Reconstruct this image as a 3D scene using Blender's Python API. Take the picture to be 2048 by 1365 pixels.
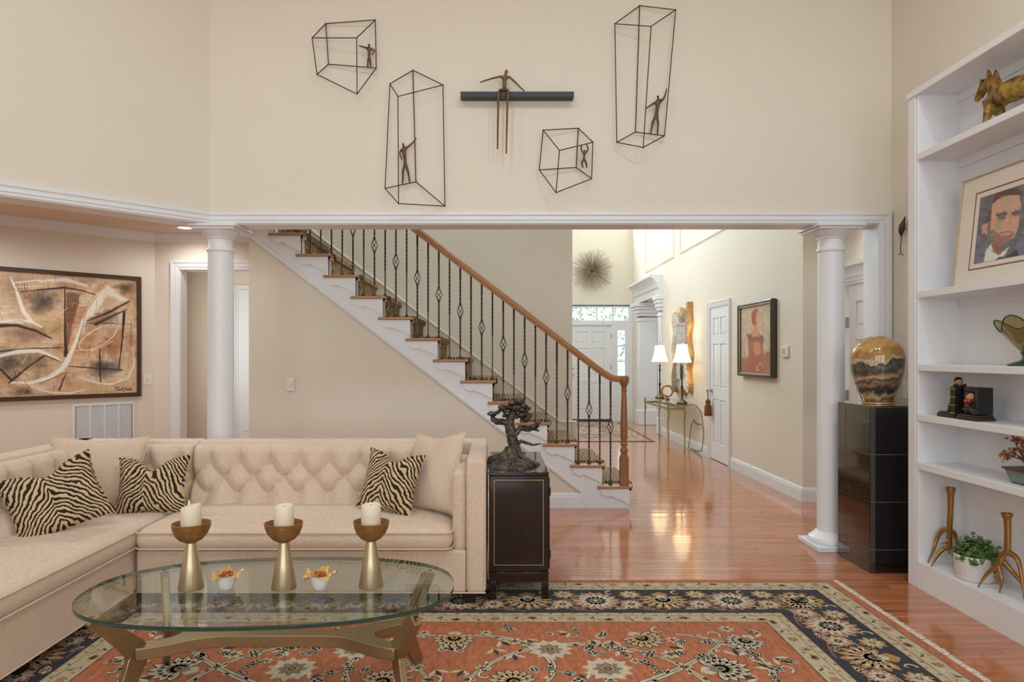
import bpy, bmesh, math, random
import numpy as np
from mathutils import Vector, Matrix, Euler

for o in list(bpy.data.objects):
    bpy.data.objects.remove(o)
S = bpy.context.scene
COL = S.collection
random.seed(7)
rng = np.random.default_rng(7)

# ------------------------------------------------------------------ camera
F, CX, HY, HC = 1365.3, 990.0, 712.0, 1.4
cd = bpy.data.cameras.new('camera')
cam = bpy.data.objects.new('camera', cd)
COL.objects.link(cam)
cam.location = (0, 0, HC)
cam.rotation_euler = (math.pi / 2, 0, 0)
cd.lens = 24; cd.sensor_width = 36
cd.shift_x = (1024 - CX) / 2048
cd.shift_y = (HY - 682.5) / 2048
cd.clip_start = 0.05
S.camera = cam

# ------------------------------------------------------------------ world, lights, exposure
S.view_settings.view_transform = 'Standard'
S.view_settings.look = 'None'
S.view_settings.gamma = 1
S.view_settings.use_curve_mapping = False
S.view_settings.exposure = -0.08
W = bpy.data.worlds.new('world'); S.world = W
W.use_nodes = True
wn = W.node_tree.nodes; wl_ = W.node_tree.links
bg = wn['Background']
bg.inputs[0].default_value = (0.86, 0.95, 1.0, 1)
bg.inputs[1].default_value = 1.35

def area(name, loc, rot, sx, sy, power, color=(1, 1, 1), spread=180):
    d = bpy.data.lights.new(name, 'AREA'); d.shape = 'RECTANGLE'
    d.size = sx; d.size_y = sy; d.energy = power; d.color = color
    d.spread = math.radians(spread)
    o = bpy.data.objects.new(name, d); COL.objects.link(o)
    o.location = loc; o.rotation_euler = rot
    return o

def can(name, loc, power, color=(1, 0.96, 0.9), r=0.09, angle=150):
    d = bpy.data.lights.new(name, 'SPOT'); d.energy = power; d.color = color
    d.shadow_soft_size = r; d.spot_size = math.radians(angle); d.spot_blend = 0.6
    o = bpy.data.objects.new(name, d); COL.objects.link(o); o.location = loc
    return o
R90 = math.pi / 2
# daylight through the three tall windows in the wall behind the camera
for wx in (-2.6, -0.4, 1.8):
    area('window_daylight', (wx, -3.42, 2.1), (R90, 0, 0), 1.7, 3.0, 46, (0.86, 0.94, 1.0))
# recessed ceiling cans of the tall living room
for (lx, ly, pw) in ((-2.6, 1.9, 72), (-0.9, 2.1, 64), (0.8, 2.1, 66), (1.7, 1.7, 112), (-1.6, -0.9, 44), (0.9, -0.9, 44)):
    can('ceiling_can_light', (lx, ly, 5.14), pw, (0.835, 0.945, 1.0), 0.2, 168)
# two-storey foyer: added unseen fills at the high front window, left wall and ceiling
area('high_window_fill', (1.9, 14.6, 4.66), (R90, 0, math.pi), 1.5, .66, 90, (0.74, 0.90, 1.0))
area('foyer_left_fill', (-0.28, 10.2, 3.9), (R90, 0, -R90), 2.4, 1.5, 92, (0.72, 0.90, 1.0))  # added fill for the right foyer wall, no window stands here
for (lx, ly, pw) in ((1.6, 9.6, 88), (1.6, 12.2, 100), (1.2, 6.2, 62), (-1.0, 5.9, 62), (-0.5, 6.7, 120)):  # unseen spots added under the ceiling, the last for the stair back wall
    can('foyer_ceiling_fill', (lx, ly, 5.14), pw, (0.755, 0.915, 1.0), 0.3, 165)
# alcove and the room past the cased opening on the left
for (lx, ly, pw) in ((-3.23, 7.11, 16), (-4.6, 5.4, 50), (-3.3, 5.6, 50)):
    can('alcove_can_light', (lx, ly, 2.70), pw, (0.96, 0.97, 0.95), 0.07, 176)
area('side_room_fill', (-4.9, 9.2, 1.6), (R90, 0, -R90), 1.2, 1.6, 44, (0.86, 0.95, 1.0))  # added panel brightening the side room, no window behind it
area('dining_fill', (5.3, 12.9, 1.6), (R90, 0, R90), 1.4, 1.5, 32, (0.88, 0.96, 1.0))  # added fill panel inside the dining room wall, without a window
can('right_room_light', (3.1, 5.8, 2.66), 7, (1, 0.95, 0.9), 0.1, 160)

# ------------------------------------------------------------------ helpers
def lin(c):
    out = []
    for x in c[:3]:
        x = x / 255.0
        out.append(x / 12.92 if x <= 0.04045 else ((x + 0.055) / 1.055) ** 2.4)
    return (*out, 1.0)

def P(px, py, Y):
    return Vector(((px - CX) * Y / F, Y, HC - (py - HY) * Y / F))

def floorY(py, z=0.0):
    return (HC - z) * F / (py - HY)

MATS = {}
def mat(name, rgb, rough=0.5, metal=0.0, var=0.0, vscale=6.0, vstretch=(1, 1, 1), bump=0.0, bscale=200.0,
        bstretch=(1, 1, 1), spec=0.5, coat=0.0, emit=0.0, rgb2=None, sheen=0.0, trans=0.0, ior=1.45, sss=0.0):
    if name in MATS: return MATS[name]
    m = bpy.data.materials.new(name); m.use_nodes = True
    nt = m.node_tree; N = nt.nodes; L = nt.links
    b = N['Principled BSDF']
    b.inputs['Base Color'].default_value = lin(rgb)
    b.inputs['Roughness'].default_value = rough
    b.inputs['Metallic'].default_value = metal
    b.inputs['Specular IOR Level'].default_value = spec
    b.inputs['Coat Weight'].default_value = coat
    b.inputs['Coat Roughness'].default_value = 0.08
    b.inputs['Sheen Weight'].default_value = sheen
    b.inputs['Transmission Weight'].default_value = trans
    b.inputs['IOR'].default_value = ior
    if sss: b.inputs['Subsurface Weight'].default_value = sss; b.inputs['Subsurface Radius'].default_value = (0.02, 0.015, 0.01)
    if emit:
        b.inputs['Emission Color'].default_value = lin(rgb)
        b.inputs['Emission Strength'].default_value = emit
    tc = None
    if var or rgb2:
        tc = N.new('ShaderNodeTexCoord')
        mp = N.new('ShaderNodeMapping'); mp.inputs['Scale'].default_value = vstretch
        nz = N.new('ShaderNodeTexNoise'); nz.inputs['Scale'].default_value = vscale; nz.inputs['Detail'].default_value = 5
        L.new(tc.outputs['Object'], mp.inputs[0]); L.new(mp.outputs[0], nz.inputs[0])
        rp = N.new('ShaderNodeValToRGB')
        c1 = lin(rgb)
        if rgb2: c2 = lin(rgb2); rp.color_ramp.elements[0].position = 0.35; rp.color_ramp.elements[1].position = 0.65
        else:
            c2 = tuple(min(1, x * (1 + var)) for x in c1[:3]) + (1,); c1 = tuple(x * (1 - var) for x in c1[:3]) + (1,)
            rp.color_ramp.elements[0].position = 0.3; rp.color_ramp.elements[1].position = 0.7
        rp.color_ramp.elements[0].color = c1; rp.color_ramp.elements[1].color = c2
        L.new(nz.outputs['Fac'], rp.inputs[0]); L.new(rp.outputs[0], b.inputs['Base Color'])
    if bump:
        if tc is None: tc = N.new('ShaderNodeTexCoord')
        mp2 = N.new('ShaderNodeMapping'); mp2.inputs['Scale'].default_value = bstretch
        n2 = N.new('ShaderNodeTexNoise'); n2.inputs['Scale'].default_value = bscale; n2.inputs['Detail'].default_value = 3
        bp = N.new('ShaderNodeBump'); bp.inputs['Strength'].default_value = bump; bp.inputs['Distance'].default_value = 0.01
        L.new(tc.outputs['Object'], mp2.inputs[0]); L.new(mp2.outputs[0], n2.inputs[0])
        L.new(n2.outputs['Fac'], bp.inputs['Height']); L.new(bp.outputs[0], b.inputs['Normal'])
    MATS[name] = m
    return m

def thin_glass(name, tint, f0=.045):
    m = bpy.data.materials.new(name); m.use_nodes = True; N = m.node_tree.nodes; L = m.node_tree.links
    N.remove(N['Principled BSDF']); tr = N.new('ShaderNodeBsdfTransparent'); tr.inputs[0].default_value = lin(tint)
    gl = N.new('ShaderNodeBsdfGlossy'); gl.inputs['Roughness'].default_value = .01
    lw = N.new('ShaderNodeLayerWeight'); lw.inputs[0].default_value = .5; mx = N.new('ShaderNodeMixShader')
    pw_ = N.new('ShaderNodeMath'); pw_.operation = 'POWER'; pw_.inputs[1].default_value = 5; L.new(lw.outputs['Facing'], pw_.inputs[0])
    ma = N.new('ShaderNodeMath'); ma.operation = 'MULTIPLY_ADD'; ma.inputs[1].default_value = .94; ma.inputs[2].default_value = f0; L.new(pw_.outputs[0], ma.inputs[0])
    L.new(ma.outputs[0], mx.inputs[0]); L.new(tr.outputs[0], mx.inputs[1]); L.new(gl.outputs[0], mx.inputs[2]); L.new(mx.outputs[0], N['Material Output'].inputs[0])
    return m
WLOC = {}
class B:
    def __init__(s): s.v = []; s.f = []; s.m = []
    def add(s, vs, fs, mi=0):
        n = len(s.v); s.v += [tuple(x) for x in vs]
        s.f += [tuple(i + n for i in f) for f in fs]; s.m += [mi] * len(fs)
        return s
    def box(s, x0, x1, y0, y1, z0, z1, mi=0):
        return s.add([(x, y, z) for z in (z0, z1) for y in (y0, y1) for x in (x0, x1)],
                     [(0, 2, 3, 1), (4, 5, 7, 6), (0, 1, 5, 4), (2, 6, 7, 3), (0, 4, 6, 2), (1, 3, 7, 5)], mi)
    def obox(s, c, size, rot, mi=0):
        M = rot if isinstance(rot, Matrix) else Euler(rot).to_matrix()
        c = Vector(c); h = [x / 2 for x in size]
        vs = [c + M @ Vector((x * h[0], y * h[1], z * h[2])) for z in (-1, 1) for y in (-1, 1) for x in (-1, 1)]
        return s.add(vs, [(0, 2, 3, 1), (4, 5, 7, 6), (0, 1, 5, 4), (2, 6, 7, 3), (0, 4, 6, 2), (1, 3, 7, 5)], mi)
    def hexa(s, bot, top, mi=0):
        n = len(bot)
        fs = [tuple(range(n))[::-1], tuple(range(n, 2 * n))] + [(i, (i + 1) % n, n + (i + 1) % n, n + i) for i in range(n)]
        return s.add(list(bot) + list(top), fs, mi)
    def prism(s, pts, axis, a0, a1, mi=0):
        def mk(p, a):
            return {'x': (a, p[0], p[1]), 'y': (p[0], a, p[1]), 'z': (p[0], p[1], a)}[axis]
        return s.hexa([mk(p, a0) for p in pts], [mk(p, a1) for p in pts], mi)
    def tube(s, pts, r, n=8, cap=True, mi=0, closed=False, sq=False, twist=None, flat=None):
        pts = [Vector(p) for p in pts]; k = len(pts)
        rs = r if isinstance(r, (list, tuple)) else [r] * k
        vs = []; up = None
        for i, p in enumerate(pts):
            if closed: t = pts[(i + 1) % k] - pts[i - 1]
            else: t = pts[min(i + 1, k - 1)] - pts[max(i - 1, 0)]
            t = t.normalized() if t.length > 1e-9 else Vector((0, 0, 1))
            if up is None:
                a = Vector((0, 0, 1)) if abs(t.z) < 0.9 else Vector((0, 1, 0))
                up = (a - t * a.dot(t)).normalized()
            else:
                up = (up - t * up.dot(t))
                up = up.normalized() if up.length > 1e-6 else t.orthogonal().normalized()
            sd = t.cross(up)
            for j in range(n):
                a = 2 * math.pi * j / n + (math.pi / 4 if sq else 0) + (twist[i] if twist else 0)
                rr = rs[i] * (1.414 if sq else 1)
                fu = flat if flat else 1.0
                vs.append(p + (up * math.sin(a) * fu + sd * math.cos(a)) * rr)
        fs = []
        for i in range(k if closed else k - 1):
            for j in range(n):
                a = i * n + j; b = i * n + (j + 1) % n; i2 = (i + 1) % k
                fs.append((a, b, i2 * n + (j + 1) % n, i2 * n + j))
        if cap and not closed:
            fs.append(tuple(range(n))[::-1]); fs.append(tuple(range((k - 1) * n, k * n)))
        return s.add(vs, fs, mi)
    def lathe(s, prof, c=(0, 0, 0), n=28, mi=0, fn=None):
        vs = []; fs = []; k = len(prof)
        for i, (r, z) in enumerate(prof):
            for j in range(n):
                a = 2 * math.pi * j / n
                rr = r * (fn(a, z) if fn else 1)
                vs.append((c[0] + rr * math.cos(a), c[1] + rr * math.sin(a), c[2] + z))
        for i in range(k - 1):
            for j in range(n):
                fs.append((i * n + j, i * n + (j + 1) % n, (i + 1) * n + (j + 1) % n, (i + 1) * n + j))
        if prof[0][0] > 1e-6: fs.append(tuple(range(n))[::-1])
        if prof[-1][0] > 1e-6: fs.append(tuple(range((k - 1) * n, k * n)))
        return s.add(vs, fs, mi)
    def sweep(s, path, prof, N, mi=0, closed=False):
        # prof = closed list of (side, up): side = N x tangent, up = along N
        path = [Vector(p) for p in path]; N = Vector(N).normalized(); k = len(path); n = len(prof)
        vs = []
        for i in range(k):
            tin = (path[i] - path[i - 1]).normalized() if (i > 0 or closed) else None
            tout = (path[(i + 1) % k] - path[i]).normalized() if (i < k - 1 or closed) else None
            if tin is None: tin = tout
            if tout is None: tout = tin
            s1 = N.cross(tin).normalized(); s2 = N.cross(tout).normalized()
            m = (s1 + s2); m = m / max(0.2, (1 + s1.dot(s2)))
            for (a, b) in prof: vs.append(path[i] + m * a + N * b)
        fs = []
        for i in range(k if closed else k - 1):
            i2 = (i + 1) % k
            for j in range(n):
                fs.append((i * n + j, i * n + (j + 1) % n, i2 * n + (j + 1) % n, i2 * n + j))
        if not closed:
            fs.append(tuple(range(n))[::-1]); fs.append(tuple(range((k - 1) * n, k * n)))
        return s.add(vs, fs, mi)
    def grid(s, A, mi=0, wrapu=False):
        h, w = A.shape[:2]
        fs = []
        for i in range(h - 1):
            for j in range(w if wrapu else w - 1):
                fs.append((i * w + j, i * w + (j + 1) % w, (i + 1) * w + (j + 1) % w, (i + 1) * w + j))
        return s.add(A.reshape(-1, 3).tolist(), fs, mi)
    def ball(s, c, r, nu=12, nv=8, mi=0, sc=(1, 1, 1), jit=0.0):
        vs = []; fs = []
        for i in range(nv + 1):
            th = math.pi * i / nv
            for j in range(nu):
                ph = 2 * math.pi * j / nu
                k = r * (1 + (random.uniform(-jit, jit) if jit else 0))
                vs.append((c[0] + k * sc[0] * math.sin(th) * math.cos(ph), c[1] + k * sc[1] * math.sin(th) * math.sin(ph), c[2] + k * sc[2] * math.cos(th)))
        for i in range(nv):
            for j in range(nu):
                fs.append((i * nu + j, (i + 1) * nu + j, (i + 1) * nu + (j + 1) % nu, i * nu + (j + 1) % nu))
        return s.add(vs, fs, mi)
    def build(s, name, mats, parent=None, smooth=False, bevel=0.0, seg=2, local=False, recalc=True, angle=40):
        me = bpy.data.meshes.new(name)
        off = Vector((0, 0, 0))
        if parent is not None and not local: off = WLOC[parent.name]
        if parent is None and not local:
            a = np.array(s.v); off = Vector(((a[:, 0].min() + a[:, 0].max()) / 2, (a[:, 1].min() + a[:, 1].max()) / 2, a[:, 2].min()))
        me.from_pydata([(x - off.x, y - off.y, z - off.z) for x, y, z in s.v], [], s.f)
        ms = mats if isinstance(mats, (list, tuple)) else [mats]
        for m in ms: me.materials.append(m)
        if len(ms) > 1: me.polygons.foreach_set('material_index', s.m)
        if recalc:
            bm = bmesh.new(); bm.from_mesh(me)
            bmesh.ops.remove_doubles(bm, verts=bm.verts, dist=1e-6)
            bmesh.ops.recalc_face_normals(bm, faces=bm.faces); bm.to_mesh(me); bm.free()
        if smooth:
            me.polygons.foreach_set('use_smooth', [True] * len(me.polygons))
            me.set_sharp_from_angle(angle=math.radians(angle))
        me.update()
        o = bpy.data.objects.new(name, me); COL.objects.link(o)
        if parent is None:
            if not local: o.location = off
            WLOC[o.name] = off.copy()
        else:
            o.parent = parent; WLOC[o.name] = WLOC[parent.name].copy()
        if bevel:
            md = o.modifiers.new('bevel', 'BEVEL'); md.width = bevel; md.segments = seg; md.limit_method = 'ANGLE'; md.angle_limit = math.radians(35)
            me.polygons.foreach_set('use_smooth', [True] * len(me.polygons)); 
            md.harden_normals = False
            if not smooth: me.set_sharp_from_angle(angle=math.radians(25))
        return o

def tag(o, label, cat, group=None):
    o['label'] = label; o['category'] = cat
    if group: o['group'] = group
    return o
def struct(o, label=None, cat=None):
    o['kind'] = 'structure'
    if label: o['label'] = label
    if cat: o['category'] = cat
    return o
def thing(name, label, cat, loc=(0, 0, 0), group=None, rotz=0):
    o = bpy.data.objects.new(name, None); COL.objects.link(o)
    o.location = loc; o.rotation_euler = (0, 0, rotz); o.empty_display_size = 0.1
    WLOC[o.name] = Vector(loc)
    return tag(o, label, cat, group)
def copy_tree(o, parent=None, loc=None):
    c = o.copy(); COL.objects.link(c); c.parent = parent
    if loc is not None: c.location = loc
    WLOC[c.name] = Vector(loc) if loc is not None else WLOC[o.name].copy()
    for ch in list(o.children):
        copy_tree(ch, c)
    return c
def share(o, parent=None, loc=(0, 0, 0), rot=None, scale=None):
    c = o.copy(); COL.objects.link(c); c.parent = parent; c.location = loc
    if rot is not None: c.rotation_euler = rot
    if scale is not None: c.scale = scale
    WLOC[c.name] = Vector(loc)
    return c
def skin(name, chains, material, parent, sub=2, smooth_it=True):
    """chains: list of lists of (point, radius); points merged when equal -> one continuous skinned mesh"""
    vs = []; rad = []; ed = []; idx = {}
    off = WLOC[parent.name] if parent else Vector((0, 0, 0))
    for ch in chains:
        prev = None
        for (p, r) in ch:
            key = tuple(round(c, 5) for c in p)
            if key not in idx:
                idx[key] = len(vs); vs.append(Vector(p) - off); rad.append(r)
            i = idx[key]
            if prev is not None and prev != i: ed.append((prev, i))
            prev = i
    me = bpy.data.meshes.new(name); me.from_pydata(vs, ed, [])
    o = bpy.data.objects.new(name, me); COL.objects.link(o)
    me.materials.append(material)
    md = o.modifiers.new('skin', 'SKIN'); md.use_smooth_shade = True; md.branch_smoothing = 0.6
    sv = me.skin_vertices[0].data
    for i, r in enumerate(rad):
        rr = r if isinstance(r, tuple) else (r, r)
        sv[i].radius = rr; sv[i].use_root = (i == 0)
    if sub:
        m2 = o.modifiers.new('sub', 'SUBSURF'); m2.levels = sub; m2.render_levels = sub
    if parent: o.parent = parent
    WLOC[o.name] = Vector(off)
    return o

# --- numpy paint: colour fields for hand-painted pictures, put on a fine mesh as a colour attribute
def fbm(h, w, base, octs=4, seed=0, sx=1.0, sy=1.0):
    g = np.random.default_rng(seed); out = np.zeros((h, w)); amp = 1; tot = 0
    for o in range(octs):
        ny = max(2, int(base * sy * 2 ** o)) + 2; nx = max(2, int(base * sx * 2 ** o * w / h)) + 2
        r = g.random((ny, nx))
        yy = np.linspace(0, ny - 1.001, h); xx = np.linspace(0, nx - 1.001, w)
        y0 = yy.astype(int); x0 = xx.astype(int); fy = (yy - y0)[:, None]; fx = (xx - x0)[None]
        fy = fy * fy * (3 - 2 * fy); fx = fx * fx * (3 - 2 * fx)
        v = (r[y0][:, x0] * (1 - fy) * (1 - fx) + r[y0 + 1][:, x0] * fy * (1 - fx) + r[y0][:, x0 + 1] * (1 - fy) * fx + r[y0 + 1][:, x0 + 1] * fy * fx)
        out += v * amp; tot += amp; amp *= 0.55
    return out / tot
class Paint:
    def __init__(s, w, h, rgb):
        s.w, s.h = w, h; s.a = np.zeros((h, w, 3)); s.a[:] = rgb
        s.Y, s.X = np.mgrid[0:h, 0:w].astype(float)
        s.n = fbm(h, w, 30, 3, 5)
    def blend(s, mask, rgb): s.a = s.a * (1 - mask[..., None]) + np.array(rgb, float) * mask[..., None]
    def stroke(s, pts, width, rgb, alpha=1.0, soft=0.35, rag=0.0):
        ws = width if isinstance(width, (list, tuple)) else [width] * len(pts)
        D = np.full((s.h, s.w), 1e9)
        for (a, b, w0, w1) in zip(pts[:-1], pts[1:], ws[:-1], ws[1:]):
            dx, dy = b[0] - a[0], b[1] - a[1]; L2 = dx * dx + dy * dy + 1e-9
            t = np.clip(((s.X - a[0]) * dx + (s.Y - a[1]) * dy) / L2, 0, 1)
            d = np.hypot(s.X - a[0] - t * dx, s.Y - a[1] - t * dy) / ((w0 + (w1 - w0) * t) / 2 + 1e-6)
            D = np.minimum(D, d)
        if rag: D = D + (s.n - 0.5) * 2 * rag
        s.blend(np.clip((1 - D) / soft, 0, 1) * alpha, rgb)
    def poly(s, pts, rgb, alpha=1.0, soft=2.0, rag=0.0):
        ins = np.zeros((s.h, s.w), bool); D = np.full((s.h, s.w), 1e9)
        k = len(pts)
        for i in range(k):
            (x0, y0), (x1, y1) = pts[i], pts[(i + 1) % k]
            if y0 != y1:
                c = ((y0 > s.Y) != (y1 > s.Y)) & (s.X < (x1 - x0) * (s.Y - y0) / (y1 - y0) + x0)
                ins ^= c
            dx, dy = x1 - x0, y1 - y0; t = np.clip(((s.X - x0) * dx + (s.Y - y0) * dy) / (dx * dx + dy * dy + 1e-9), 0, 1)
            D = np.minimum(D, np.hypot(s.X - x0 - t * dx, s.Y - y0 - t * dy))
        sd = np.where(ins, D, -D) + (s.n - 0.5) * 2 * rag
        s.blend(np.clip(sd / soft + 0.5, 0, 1) * alpha, rgb)
    def spot(s, c, r, rgb, alpha=1.0, rag=0.3):
        rx, ry = r if isinstance(r, tuple) else (r, r)
        d = np.hypot((s.X - c[0]) / rx, (s.Y - c[1]) / ry) + (s.n - 0.5) * 2 * rag
        s.blend(np.clip(1 - d, 0, 1) * alpha, rgb)
    def mesh(s, name, pos, material, parent):
        """pos(X,Y)-> array h,w,3 world points"""
        A = pos(s.X, s.Y).reshape(-1, 3)
        off = WLOC[parent.name]
        A = A - np.array(off)
        h, w = s.h, s.w
        me = bpy.data.meshes.new(name)
        idx = np.arange(h * w).reshape(h, w)
        q = np.stack([idx[:-1, :-1], idx[1:, :-1], idx[1:, 1:], idx[:-1, 1:]], -1).reshape(-1, 4)
        me.vertices.add(h * w); me.vertices.foreach_set('co', A.astype(np.float32).ravel())
        me.loops.add(q.size); me.loops.foreach_set('vertex_index', q.astype(np.int32).ravel())
        me.polygons.add(len(q)); me.polygons.foreach_set('loop_start', np.arange(0, q.size, 4, dtype=np.int32))
        me.update(calc_edges=True)
        ca = me.color_attributes.new('paint', 'FLOAT_COLOR', 'POINT')
        c = np.clip(s.a.reshape(-1, 3) / 255.0, 0, 1)
        c = np.where(c <= 0.04045, c / 12.92, ((c + 0.055) / 1.055) ** 2.4)
        ca.data.foreach_set('color', np.concatenate([c, np.ones((len(c), 1))], 1).astype(np.float32).ravel())
        me.materials.append(material)
        o = bpy.data.objects.new(name, me); COL.objects.link(o); o.parent = parent; WLOC[o.name] = Vector(off)
        return o
def paint_mat(name, rough=0.45):
    m = bpy.data.materials.new(name); m.use_nodes = True; N = m.node_tree.nodes
    at = N.new('ShaderNodeAttribute'); at.attribute_name = 'paint'
    m.node_tree.links.new(at.outputs['Color'], N['Principled BSDF'].inputs['Base Color'])
    N['Principled BSDF'].inputs['Roughness'].default_value = rough
    return m

# ------------------------------------------------------------------ materials
WALL = mat('cream_wall_paint', (228, 218, 203), 0.75, var=0.012, vscale=3, bump=0.03, bscale=350)
WALLD = WALL
CEIL = mat('ceiling_paint', (236, 226, 206), 0.8)
CEILT = mat('tan_ceiling_paint', (222, 206, 184), 0.8)
TRIM = mat('white_trim_paint', (232, 233, 236), 0.35)
WHITE = mat('white_cabinet_paint', (236, 235, 237), 0.4)
DOORW = mat('white_door_paint', (233, 234, 236), 0.4)
OAK = mat('oak_stain', (172, 122, 80), 0.32, var=0.16, vscale=7, vstretch=(1, 14, 14), coat=0.3)
OAKP = mat('oak_newel_stain', (148, 98, 60), 0.35, var=0.16, vscale=7, vstretch=(14, 14, 1), coat=0.3)
IRON = mat('dark_bronze_iron', (84, 73, 64), 0.45, 0.7, var=0.15, vscale=40)
WIRE = mat('brown_bronze_wire', (78, 58, 42), 0.45, 0.6, var=0.2, vscale=60)
BRONZE = mat('patinated_bronze', (104, 80, 56), 0.45, 0.75, var=0.3, vscale=50)
BLACK = mat('black_lacquer', (20, 15, 14), 0.16, coat=0.6)
BLACKM = mat('matte_black', (36, 34, 36), 0.5)
SILVER = mat('brushed_nickel', (190, 188, 182), 0.3, 1.0)
PLATE = mat('ivory_plastic', (236, 230, 218), 0.4)
BRASSB = mat('brass_bright', (190, 160, 100), 0.25, 1.0)
# ------------------------------------------------------------------ floor
def wood_mat(name, plank):
    m = bpy.data.materials.new(name); m.use_nodes = True; nt = m.node_tree; N = nt.nodes; L = nt.links
    b = N['Principled BSDF']; b.inputs['Roughness'].default_value = 0.15; b.inputs['Coat Weight'].default_value = 0.6
    b.inputs['Coat Roughness'].default_value = 0.07; b.inputs['Specular IOR Level'].default_value = 0.5
    geo = N.new('ShaderNodeNewGeometry')
    mp = N.new('ShaderNodeMapping'); mp.inputs['Scale'].default_value = (1.6, 34, 34)
    nz = N.new('ShaderNodeTexNoise'); nz.inputs['Scale'].default_value = 1.0; nz.inputs['Detail'].default_value = 6; nz.inputs['Distortion'].default_value = 0.6
    L.new(geo.outputs['Position'], mp.inputs[0])
    rp = N.new('ShaderNodeValToRGB')
    e = rp.color_ramp.elements
    e[0].position = 0.25; e[0].color = lin((168, 92, 54)); e[1].position = 0.78; e[1].color = lin((208, 136, 92))
    if plank:
        oi = N.new('ShaderNodeObjectInfo')
        mul = N.new('ShaderNodeMath'); mul.operation = 'MULTIPLY'; mul.inputs[1].default_value = 40
        L.new(oi.outputs['Random'], mul.inputs[0])
        cb = N.new('ShaderNodeCombineXYZ'); L.new(mul.outputs[0], cb.inputs[0]); L.new(mul.outputs[0], cb.inputs[2])
        va = N.new('ShaderNodeVectorMath'); va.operation = 'ADD'
        L.new(mp.outputs[0], va.inputs[0]); L.new(cb.outputs[0], va.inputs[1]); L.new(va.outputs[0], nz.inputs[0])
        hsv = N.new('ShaderNodeHueSaturation')
        mr = N.new('ShaderNodeMapRange'); mr.inputs['To Min'].default_value = 0.8; mr.inputs['To Max'].default_value = 1.14
        L.new(oi.outputs['Random'], mr.inputs[0]); L.new(mr.outputs[0], hsv.inputs['Value'])
        L.new(nz.outputs['Fac'], rp.inputs[0]); L.new(rp.outputs[0], hsv.inputs['Color']); L.new(hsv.outputs[0], b.inputs['Base Color'])
    else:
        L.new(mp.outputs[0], nz.inputs[0])
        br = N.new('ShaderNodeTexBrick'); br.inputs['Scale'].default_value = 1
        br.inputs['Brick Width'].default_value = 1.3; br.inputs['Row Height'].default_value = 0.0572
        br.inputs['Mortar Size'].default_value = 0.0012; br.inputs['Mortar'].default_value = (0.35, 0.3, 0.27, 1)
        br.inputs['Color1'].default_value = (0.8, 0.8, 0.8, 1); br.inputs['Color2'].default_value = (1.12, 1.1, 1.08, 1)
        L.new(geo.outputs['Position'], br.inputs[0])
        L.new(nz.outputs['Fac'], rp.inputs[0])
        mx = N.new('ShaderNodeMix'); mx.data_type = 'RGBA'; mx.blend_type = 'MULTIPLY'; mx.inputs[0].default_value = 1
        L.new(rp.outputs[0], mx.inputs[6]); L.new(br.outputs['Color'], mx.inputs[7]); L.new(mx.outputs[2], b.inputs['Base Color'])
    return m
PLANK = wood_mat('oak_plank', True); FLOORM = wood_mat('oak_floor_far', False)
b = B()
b.box(-8, 6, 2.4, 7.28, -0.1, -0.012)
b.box(-8, 6, -3.7, 2.4, -0.1, 0); b.box(-8, 6, 7.28, 15.2, -0.1, 0)
b.box(-8, -.3, 4.12, 7.28, -0.012, 0); b.box(-8, -3.0, 2.4, 4.12, -0.012, 0); b.box(3.34, 6, 2.4, 7.28, -0.012, 0); b.box(-3.0, 1.9, 2.4, 4.12, -0.012, 0)
floor = struct(b.build('floor', FLOORM), 'polished reddish oak plank floor running through living room and foyer', 'floor')
pl_cache = {}
RW = 0.0572
y = 2.4; row = 0
while y < 7.27:
    x0 = 1.9 if y + RW < 4.13 else -.3
    x1 = 3.34
    x = x0; first = True
    rr = random.Random(row)
    while x < x1 - 0.01:
        Ln = round(rr.uniform(0.4, 1.6) if first else rr.uniform(1.2, 1.9), 1)
        first = False
        Ln = min(Ln, x1 - x)
        if x1 - x - Ln < 0.3: Ln = x1 - x
        key = round(Ln, 3)
        if key not in pl_cache:
            o = B().box(0, Ln - 0.001, 0, RW - 0.001, -0.0115, 0).build('plank', PLANK, floor, local=True, bevel=0.0012, seg=1)
            pl_cache[key] = o
        else:
            o = share(pl_cache[key], floor)
        fo = WLOC[floor.name]
        o.location = (x - fo.x, y - fo.y, 0 - fo.z); o.rotation_euler = (rr.gauss(0, .0035), 0, 0)
        x += Ln
    y += RW; row += 1

# ------------------------------------------------------------------ living room shell
D2 = math.sqrt(0.5)
YW, YB = 4.92, 5.12
ZH, ZC = 2.355, 5.2
XR = 2.858
b = B()
b.prism([(-2.054, YW), (XR, YW), (XR, YB), (-2.137, YB)], 'z', ZH, ZC)
b.box(2.768, 3.3, YW + 0.001, YB, 0, ZC)
struct(b.build('wall_front', WALL), 'cream header wall above the wide cased opening', 'wall')
b = B().prism([(-2.054, YW), (-2.137, YB), (-4.637, 2.62), (-4.554, 2.42)], 'z', ZH, ZC)
struct(b.build('wall_left', WALL), 'cream diagonal wall above the left beam', 'wall')
struct(B().box(-4.75, -4.554, -3.6, 2.5, 0, ZC).build('wall_left_rear', WALL), 'plain cream side wall of the living room beside the camera', 'wall')
struct(B().box(XR, XR + 0.15, -3.6, YW + 0.002, 0, ZC).build('wall_right', WALL), 'cream right wall behind the white bookcase', 'wall')
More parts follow.
